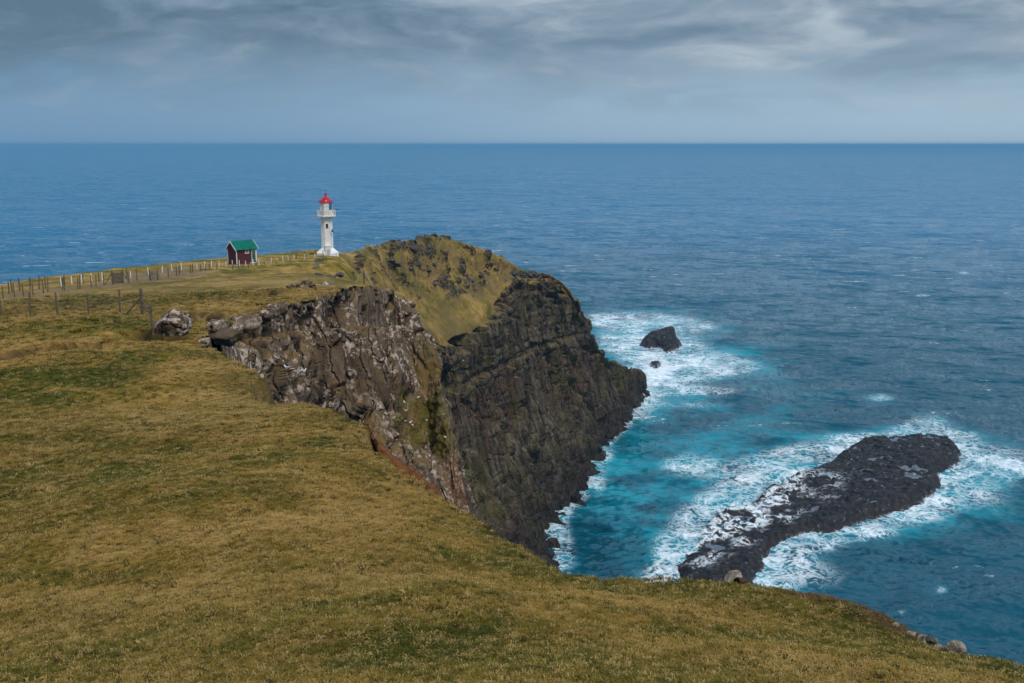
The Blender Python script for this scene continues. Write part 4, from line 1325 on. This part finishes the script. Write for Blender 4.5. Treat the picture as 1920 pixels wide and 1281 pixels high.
x, y, _ = at(682, 531, 92.0)
br = empty('broken_fence_end', (x, y, ground_z(x, y)))
tag(br, 'pale leaning poles of a collapsed fence end on the cliff top', 'fence')
MB().bar((-0.85, -0.2, -0.1), (-0.25, 0.2, 1.0), 0.055).build('pole', M_wood2, br)
MB().bar((0.85, -0.2, -0.15), (0.05, 0.2, 1.15), 0.055).build('pole', M_wood2, br)
link('post', POSTS[0], br, (-0.95, 0.4, 0), (0, 0, 0), (1, 1, 0.95))
link('post', POSTS[1], br, (0.0, 0.3, 0), (0, 0, 0), (1.1, 1.1, 1.0))

# ------------------------------------------------------------------ boulders and loose rocks
def rock_verts(seed, sub=2, planes=11, rough=0.10):
    import bmesh
    bm = bmesh.new()
    bmesh.ops.create_icosphere(bm, subdivisions=sub, radius=1.0)
    V = np.array([v.co[:] for v in bm.verts])
    F = [tuple(v.index for v in f.verts) for f in bm.faces]
    bm.free()
    rg = np.random.RandomState(seed)
    nn = rg.normal(size=(planes, 3))
    nn /= np.linalg.norm(nn, axis=1)[:, None]
    for n_ in nn:
        lim = rg.uniform(0.55, 0.85)
        dd = V @ n_
        V -= np.outer(np.clip(dd - lim, 0, None), n_)
    L_ = V / np.linalg.norm(V, axis=1)[:, None]
    V += L_ * (rough * fbm(V * 1.7 + seed, 4))[:, None]
    return V, F


def rock_mesh(name, seed, mat, sub=2, planes=11, rough=0.10, smooth=False):
    V, F = rock_verts(seed, sub, planes, rough)
    me = bpy.data.meshes.new(name)
    me.from_pydata([tuple(v) for v in V], [], F)
    me.materials.append(mat)
    if smooth:
        me.polygons.foreach_set('use_smooth', [True] * len(me.polygons))
    me.update()
    return me


def boulder(px, py, Yd, size, label, seed, rz=0.0, tilt=0.0, sub=4, sink=0.25, name='boulder', mat=None, z=None):
    x, y, zz = at(px, py, Yd)
    zg = ground_z(x, y) if z is None else z
    o = link(name, rock_mesh(name, seed, mat or (M_pale if name == 'stone' else M_light), sub, 9, 0.14, True), None, (x, y, zg + size[2] * (1 - sink) * 0.8), (tilt, 0, rz), size)
    return tag(o, label, 'rock')


boulder(324, 628, 46.4, (1.12, 0.95, 0.86), 'large lichen spotted boulder beside the end post of the fence', 11, 0.9, 0.05, 5, 0.55)
boulder(425, 668, 42.0, (1.0, 0.7, 0.42), 'long pale slab at the tip of the near turf under the cliff edge', 15, -0.5, 0.1, 4, 0.3, 'rock_slab')
boulder(1378, 1098, 12.15, (0.17, 0.13, 0.13), 'pale grey stone on the grass rim above the reef', 21, 0.6, 0.2, 4, 0.4, 'stone')
boulder(1388, 1108, 11.95, (0.10, 0.08, 0.06), 'small orange stained stone tucked under the pale stone at the rim', 25, -0.5, 0.0, 3, 0.3, 'stone', rock_mat("orange_stone", 'light'))
boulder(1790, 1240, 9.5, (0.115, 0.10, 0.105), 'rounded stone with an orange lichen spot, last on the right hand rim', 31, 0.2, 0.1, 4, 0.3, 'stone')
boulder(1757, 1236, 9.65, (0.07, 0.06, 0.04), 'low buff stone wedged beside the orange spotted stone', 33, 0.9, 0, 3, 0.3, 'stone')
boulder(1735, 1218, 9.9, (0.13, 0.09, 0.075), 'angular brown stone on the rim between buff stone and flat slab', 35, -0.6, 0.2, 4, 0.3, 'stone')
boulder(1700, 1204, 10.1, (0.11, 0.07, 0.035), 'thin flat slab lying on the rim below the brown heather bank', 37, -0.4, 0, 3, 0.3, 'stone')
boulder(1676, 1196, 10.25, (0.05, 0.05, 0.05), 'small upright stone at the foot of the heather bank', 39, 0.4, 0, 3, 0.2, 'stone')

ROCKS_D = [rock_mesh('rock', 100 + k, M_dark, 2) for k in range(7)]
ROCKS_G = [rock_mesh('rock', 300 + k, M_grey, 3, 9, 0.22) for k in range(7)]
ROCKS_L = [rock_mesh('rock', 200 + k, M_light, 2) for k in range(7)]
rg = np.random.RandomState(3)


def scatter(parent, P, meshes, n, smin, smax, sink=0.3, zs=0.8):
    if not len(P):
        return
    for i in rg.choice(len(P), min(n, len(P)), replace=False):
        s = smin + (smax - smin) * rg.rand() ** 2
        sc = s * rg.uniform(0.7, 1.2, 3) * (1, 1, zs)
        p_ = P[i]
        link('rock', meshes[rg.randint(len(meshes))], parent, (p_[0], p_[1], p_[2] + sc[2] * (0.5 - sink)), tuple(rg.uniform(-.5, .5, 2)) + (rg.uniform(0, 6.28),), tuple(sc))


sel = (knob > 0.15) & (rowp > 1.05) & (rowp < 2.9) & (colp > 0.6) & (colp < 7.6)
scatter(headland, Pd[sel], ROCKS_G, 120, 0.45, 1.4, 0.5, 0.65)
sel = (rowp > 3.85) & (rowp < 4.05) & (colp > 5.0) & (colp < 9.6)
scatter(headland, Pd[sel], ROCKS_D, 24, 0.6, 1.7)
sel = (rowp > 7.8) & (rowp < 8.05) & (colp > 2.0) & (colp < 10.4)
scatter(headland, Pd[sel], ROCKS_D, 36, 0.7, 2.0)
sel = (rowl > 0.95) & (rowl < 1.5)
scatter(inlet, Pld[sel], ROCKS_L, 40, 0.25, 0.7)
sel = (rowl > 1.4) & (rowl < 4.6) & (gl < 0.3)
scatter(inlet, Pld[sel], ROCKS_L, 36, 0.2, 0.6)
# dark rocks breaking the turf between the lighthouse and the cliff top
cand = np.array([(at(px, 500, Yd)[0], Yd) for px, Yd in zip(rg.uniform(560, 770, 400), rg.uniform(105, 245, 400))])
_, inl = poly_dist(cand[:, 0], cand[:, 1], LAND)
cand = cand[inl]
cz, _ = height(cand[:, 0], cand[:, 1])
clump = fbm(np.stack([cand[:, 0] / 9, cand[:, 1] / 14, 0 * cz], 1), 2) > 0.0
scatter(ground, np.column_stack([cand, cz])[clump], ROCKS_G, 60, 0.35, 1.2, 0.5, 0.55)
for px, py, Yd, s in [(512, 553, 70.5, 0.4), (545, 543, 74, 0.5), (577, 546, 73.5, 0.85), (560, 544, 74, 0.45), (610, 531, 79, 0.5), (465, 607, 51, 0.9), (440, 600, 52.5, 0.5), (408, 617, 48, 0.8), (500, 590, 57, 0.7)]:
    x, y, _ = at(px, py, Yd)
    link('rock', ROCKS_L[int(px) % 7], ground, (x, y, ground_z(x, y) + 0.1 * s), (0.2, 0.1, px), (s, s * 0.8, s * 0.6))

# ------------------------------------------------------------------ gulls
def gull_mesh():
    prof = [(-0.24, 0.012, 0.055), (-0.18, 0.045, 0.035), (-0.08, 0.085, 0.0), (0.02, 0.10, -0.01), (0.11, 0.085, 0.01), (0.16, 0.055, 0.06), (0.19, 0.050, 0.115), (0.22, 0.055, 0.15),
            (0.255, 0.045, 0.155), (0.28, 0.015, 0.15)]
    return MB().rings([[(x, 0.9 * r_ * math.cos(6.2832 * i / 10), 0.16 + z + r_ * math.sin(6.2832 * i / 10)) for i in range(10)] for x, r_, z in prof]).mesh('body', M_feather, True)


def wing_mesh(s):
    prof = [(-0.30, 0.006, 0.075), (-0.20, 0.040, 0.060), (-0.06, 0.062, 0.035), (0.07, 0.050, 0.03), (0.11, 0.01, 0.04)]
    return MB().rings([[(x, s * (0.062 + 0.022 * math.cos(6.2832 * i / 8)), 0.165 + z + r_ * math.sin(6.2832 * i / 8)) for i in range(8)] for x, r_, z in prof]).mesh('wing', M_wing, True)


GB, GW = gull_mesh(), [wing_mesh(-1), wing_mesh(1)]
GK = MB().rings([[(0.275, 0.014 * math.cos(6.2832 * i / 5), 0.31 + 0.014 * math.sin(6.2832 * i / 5)) for i in range(5)], [(0.345, 0.003 * math.cos(6.2832 * i / 5), 0.30 + 0.003 * math.sin(6.2832 * i / 5)) for i in range(5)]]).mesh('beak', M_beak)
GL_ = MB().bar((0.0, -0.035, 0.08), (0.01, -0.035, -0.02), 0.008).mesh('leg', M_beak)
GL2 = MB().bar((0.0, 0.035, 0.08), (0.01, 0.035, -0.02), 0.008).mesh('leg', M_beak)
bpy.context.view_layer.update()
from mathutils import Vector


def cast(o, px, py):
    q = np.array(at(px, py, 1.0)) - np.array([0, 0, ZC])
    ok, loc, nrm, _ = o.ray_cast(Vector((0, 0, ZC)), Vector(q).normalized())
    return (loc, nrm) if ok else (None, None)


def gull(o, px, py, label, group, size=0.72):
    loc, nrm = cast(o, px, py)
    if loc is None:
        return
    g = empty('gull', tuple(loc + nrm * 0.06), RG_.uniform(0, 6.28))
    g.scale = (size,) * 3
    tag(g, label, 'gull', group)
    link('body', GB, g)
    for wv in GW:
        link('wing', wv, g)
    link('beak', GK, g)
    link('leg', GL_, g)
    link('leg', GL2, g)


for px, py in [(562, 700), (570, 699), (538, 692)]:
    gull(inlet, px, py, 'white gull resting on the bare pale rock above the turf rim', 'gulls on the pale rock')
for px, py in [(759, 757), (785, 748), (761, 772), (737, 786), (759, 793), (768, 795), (774, 800), (800, 790), (835, 822)]:
    gull(inlet, px, py, 'white gull nesting on the green tufts low on the pale cliff', 'gulls on the green tufts')
for lab, grp, spots in [('tiny white gull on the long dark ledge under the grassy bowl', 'gulls on the long ledge', [(830, 687), (846, 683), (869, 677), (877, 674), (896, 669), (931, 648)]),
                        ('tiny white gull on the reddish upper beds of the dark cliff', 'gulls on the upper beds', [(1002, 610), (1004, 618), (1021, 607), (1039, 598), (1045, 565), (1032, 570), (960, 566)]),
                        ('tiny white gull low on the columnar face of the dark cliff', 'gulls on the columnar face', [(973, 645), (1008, 651), (938, 755), (945, 787), (921, 860)])]:
    for px, py in spots:
        gull(headland, px, py, lab, grp, 1.1)

# ------------------------------------------------------------------ grass on the near slope
def blade_mat():
    m, t = material("grass_blades")
    p = t.pos()
    c = grass_colour(t, p)
    rnd = t.add('ShaderNodeObjectInfo').outputs['Random']
    lu = t.attr('lush', 'INSTANCER')
    c = t.mix(t.math('MULTIPLY', lu, 0.6), c, (0.095, 0.105, 0.016))
    c = t.mix(t.ss(rnd, 0.60, 0.95), c, (0.47, 0.32, 0.12))
    c = t.mix(t.ss(rnd, 0.30, 0.02), c, (0.055, 0.050, 0.012))
    br_ = t.attr('brown', 'INSTANCER')
    c = t.mix(br_, c, t.mix(rnd, (0.060, 0.042, 0.018), (0.20, 0.125, 0.052)))
    tr = t.add('ShaderNodeBsdfTranslucent', {0: c}).outputs[0]
    t.out(t.add('ShaderNodeMixShader', {0: 0.3, 1: t.bsdf(c, 0.8, None, 0.15), 2: tr}).outputs[0])
    return m


M_blade = blade_mat()
tufts = bpy.data.collections.new('tuft_shapes')
for k in range(6):
    rg2 = random.Random(50 + k)
    mb = MB()
    for b in range(18):
        a = rg2.uniform(0, 6.283)
        rad = rg2.uniform(0, 0.042)
        bx0, by0 = rad * math.cos(a), rad * math.sin(a)
        ln = rg2.uniform(0.014, 0.036)
        a2 = a + rg2.uniform(-1.2, 1.2)
        lean = rg2.uniform(0.4, 1.5)
        wd = rg2.uniform(0.0016, 0.0032)
        sx, sy = -math.sin(a2) * wd, math.cos(a2) * wd
        mx, my, mz = bx0 + math.cos(a2) * lean * ln * 0.45, by0 + math.sin(a2) * lean * ln * 0.45, ln * 0.62
        tx, ty, tz = bx0 + math.cos(a2) * lean * ln * 1.1, by0 + math.sin(a2) * lean * ln * 1.1, ln * (1.0 - 0.35 * lean)
        mb.add([(bx0 - sx, by0 - sy, -0.01), (bx0 + sx, by0 + sy, -0.01), (mx + sx, my + sy, mz), (mx - sx, my - sy, mz), (tx, ty, tz)], [(0, 1, 2, 3), (3, 2, 4)])
    o = bpy.data.objects.new('tuft', mb.mesh('tuft', M_blade))
    tufts.objects.link(o)

rg = np.random.RandomState(12)
PT = []
for r0, r1, dens in ((4.6, 8, 950), (8, 12, 620), (12, 18, 330), (18, 27, 160), (27, 46, 60), (46, 75, 17)):
    area = 0.5 * (r1 ** 2 - r0 ** 2) * math.radians(66)
    n = int(area * dens)
    r_ = np.sqrt(rg.uniform(r0 ** 2, r1 ** 2, n))
    a_ = np.radians(rg.uniform(-33, 33, n))
    PT.append(np.column_stack([r_ * np.sin(a_), r_ * np.cos(a_), r_]))
PT = np.concatenate(PT)
dd, ii = poly_dist(PT[:, 0], PT[:, 1], LAND)
PT = PT[ii | (dd < 0.08)]
tx_, ty_, tr_ = PT.T
tz_, ts_ = height(tx_, ty_)
sel = (ts_ < 0.35 + 0.25 * rg.rand(len(ts_)))
PT, tx_, ty_, tr_, tz_ = PT[sel], tx_[sel], ty_[sel], tr_[sel], tz_[sel]
tl = np.zeros(len(PT))
for q, rad in [((440, 760, 24.5), 3.2), ((180, 810, 21.5), 3.5), ((60, 900, 17.0), 3.0), ((760, 1110, 9.2), 1.2), ((380, 1230, 7.2), 1.2), ((1080, 1240, 6.8), 1.0), ((1330, 1260, 6.5), 1.0), ((100, 1200, 8.5), 1.5)]:
    p0 = at(*q)
    tl = np.maximum(tl, 0.9 * np.exp(-((tx_ - p0[0]) ** 2 + (ty_ - p0[1]) ** 2) / rad ** 2))
tl = np.maximum(tl, sstep(fbm(np.column_stack([tx_, ty_, 0 * tx_]) / 6.5 + 40, 3), -0.05, 0.45))
bank, _ = poly_dist(tx_, ty_, [at(1490, 1136, 11.4), at(1560, 1155, 11.0), (at(1640, 1182, 10.5)), at(1690, 1198, 10.1)], False)
tb = sstep(bank + 0.12 * fbm(np.column_stack([tx_, ty_, 0 * tx_]) / 0.4, 3), 0.34, 0.12)
q3 = np.column_stack([tx_, ty_, 0 * tx_])
clumpy = sstep(fbm(q3 / 0.7 + 13, 3), 0.15, 0.5)
tuss = sstep(fbm(q3 / 1.1 + 91, 3), 0.28, 0.48) * (rg.rand(len(PT)) < 0.45)
scl = (1 + 1.2 * tuss) * rg.uniform(0.65, 1.25, len(PT)) * (1 + 0.55 * clumpy) * (0.85 + 0.9 * sstep(tr_, 6, 30) + 1.5 * sstep(tr_, 28, 60)) * (1 + 0.5 * tb)
me = bpy.data.meshes.new('grass')
me.vertices.add(len(PT))
me.vertices.foreach_set('co', np.column_stack([tx_, ty_, tz_]).astype(np.float32).ravel())
for nm, arr in (('scl', scl), ('rz', rg.uniform(0, 6.283, len(PT))), ('lush', tl * rg.uniform(0.3, 1, len(PT))), ('brown', tb)):
    me.attributes.new(nm, 'FLOAT', 'POINT').data.foreach_set('value', arr.astype(np.float32))
me.update()
grass = bpy.data.objects.new('grass', me)
COL.objects.link(grass)
tag(grass, 'short dry tufted grass covering the near slope', 'grass', kind='stuff')
ng = bpy.data.node_groups.new('grow_tufts', 'GeometryNodeTree')
ng.interface.new_socket('Geometry', in_out='INPUT', socket_type='NodeSocketGeometry')
ng.interface.new_socket('Geometry', in_out='OUTPUT', socket_type='NodeSocketGeometry')
gi, go = ng.nodes.new('NodeGroupInput'), ng.nodes.new('NodeGroupOutput')
iop = ng.nodes.new('GeometryNodeInstanceOnPoints')
ci = ng.nodes.new('GeometryNodeCollectionInfo')
ci.inputs['Collection'].default_value = tufts
ci.inputs['Separate Children'].default_value = True
ci.inputs['Reset Children'].default_value = True
iop.inputs['Pick Instance'].default_value = True


def named(nm):
    nd = ng.nodes.new('GeometryNodeInputNamedAttribute')
    nd.data_type = 'FLOAT'
    nd.inputs['Name'].default_value = nm
    return nd.outputs['Attribute']


cx = ng.nodes.new('ShaderNodeCombineXYZ')
ng.links.new(named('rz'), cx.inputs[2])
e2r = ng.nodes.new('FunctionNodeEulerToRotation')
ng.links.new(cx.outputs[0], e2r.inputs[0])
ng.links.new(gi.outputs[0], iop.inputs['Points'])
ng.links.new(ci.outputs[0], iop.inputs['Instance'])
ng.links.new(e2r.outputs[0], iop.inputs['Rotation'])
ng.links.new(named('scl'), iop.inputs['Scale'])
ng.links.new(iop.outputs[0], go.inputs[0])
grass.modifiers.new('grow', 'NODES').node_group = ng

# ------------------------------------------------------------------ haze
hz, t = material("sea_haze")
vol = t.add('ShaderNodeVolumePrincipled', {'Color': (0.23, 0.54, 0.84), 'Density': 0.0001, 'Anisotropy': 0.0})
t.out(vol.outputs[0], 'Volume')
hb = MB().box(-62000, 62000, -62000, 62000, -8, 114).build('haze', hz)
tag(hb, kind='stuff', label='thin sea haze')
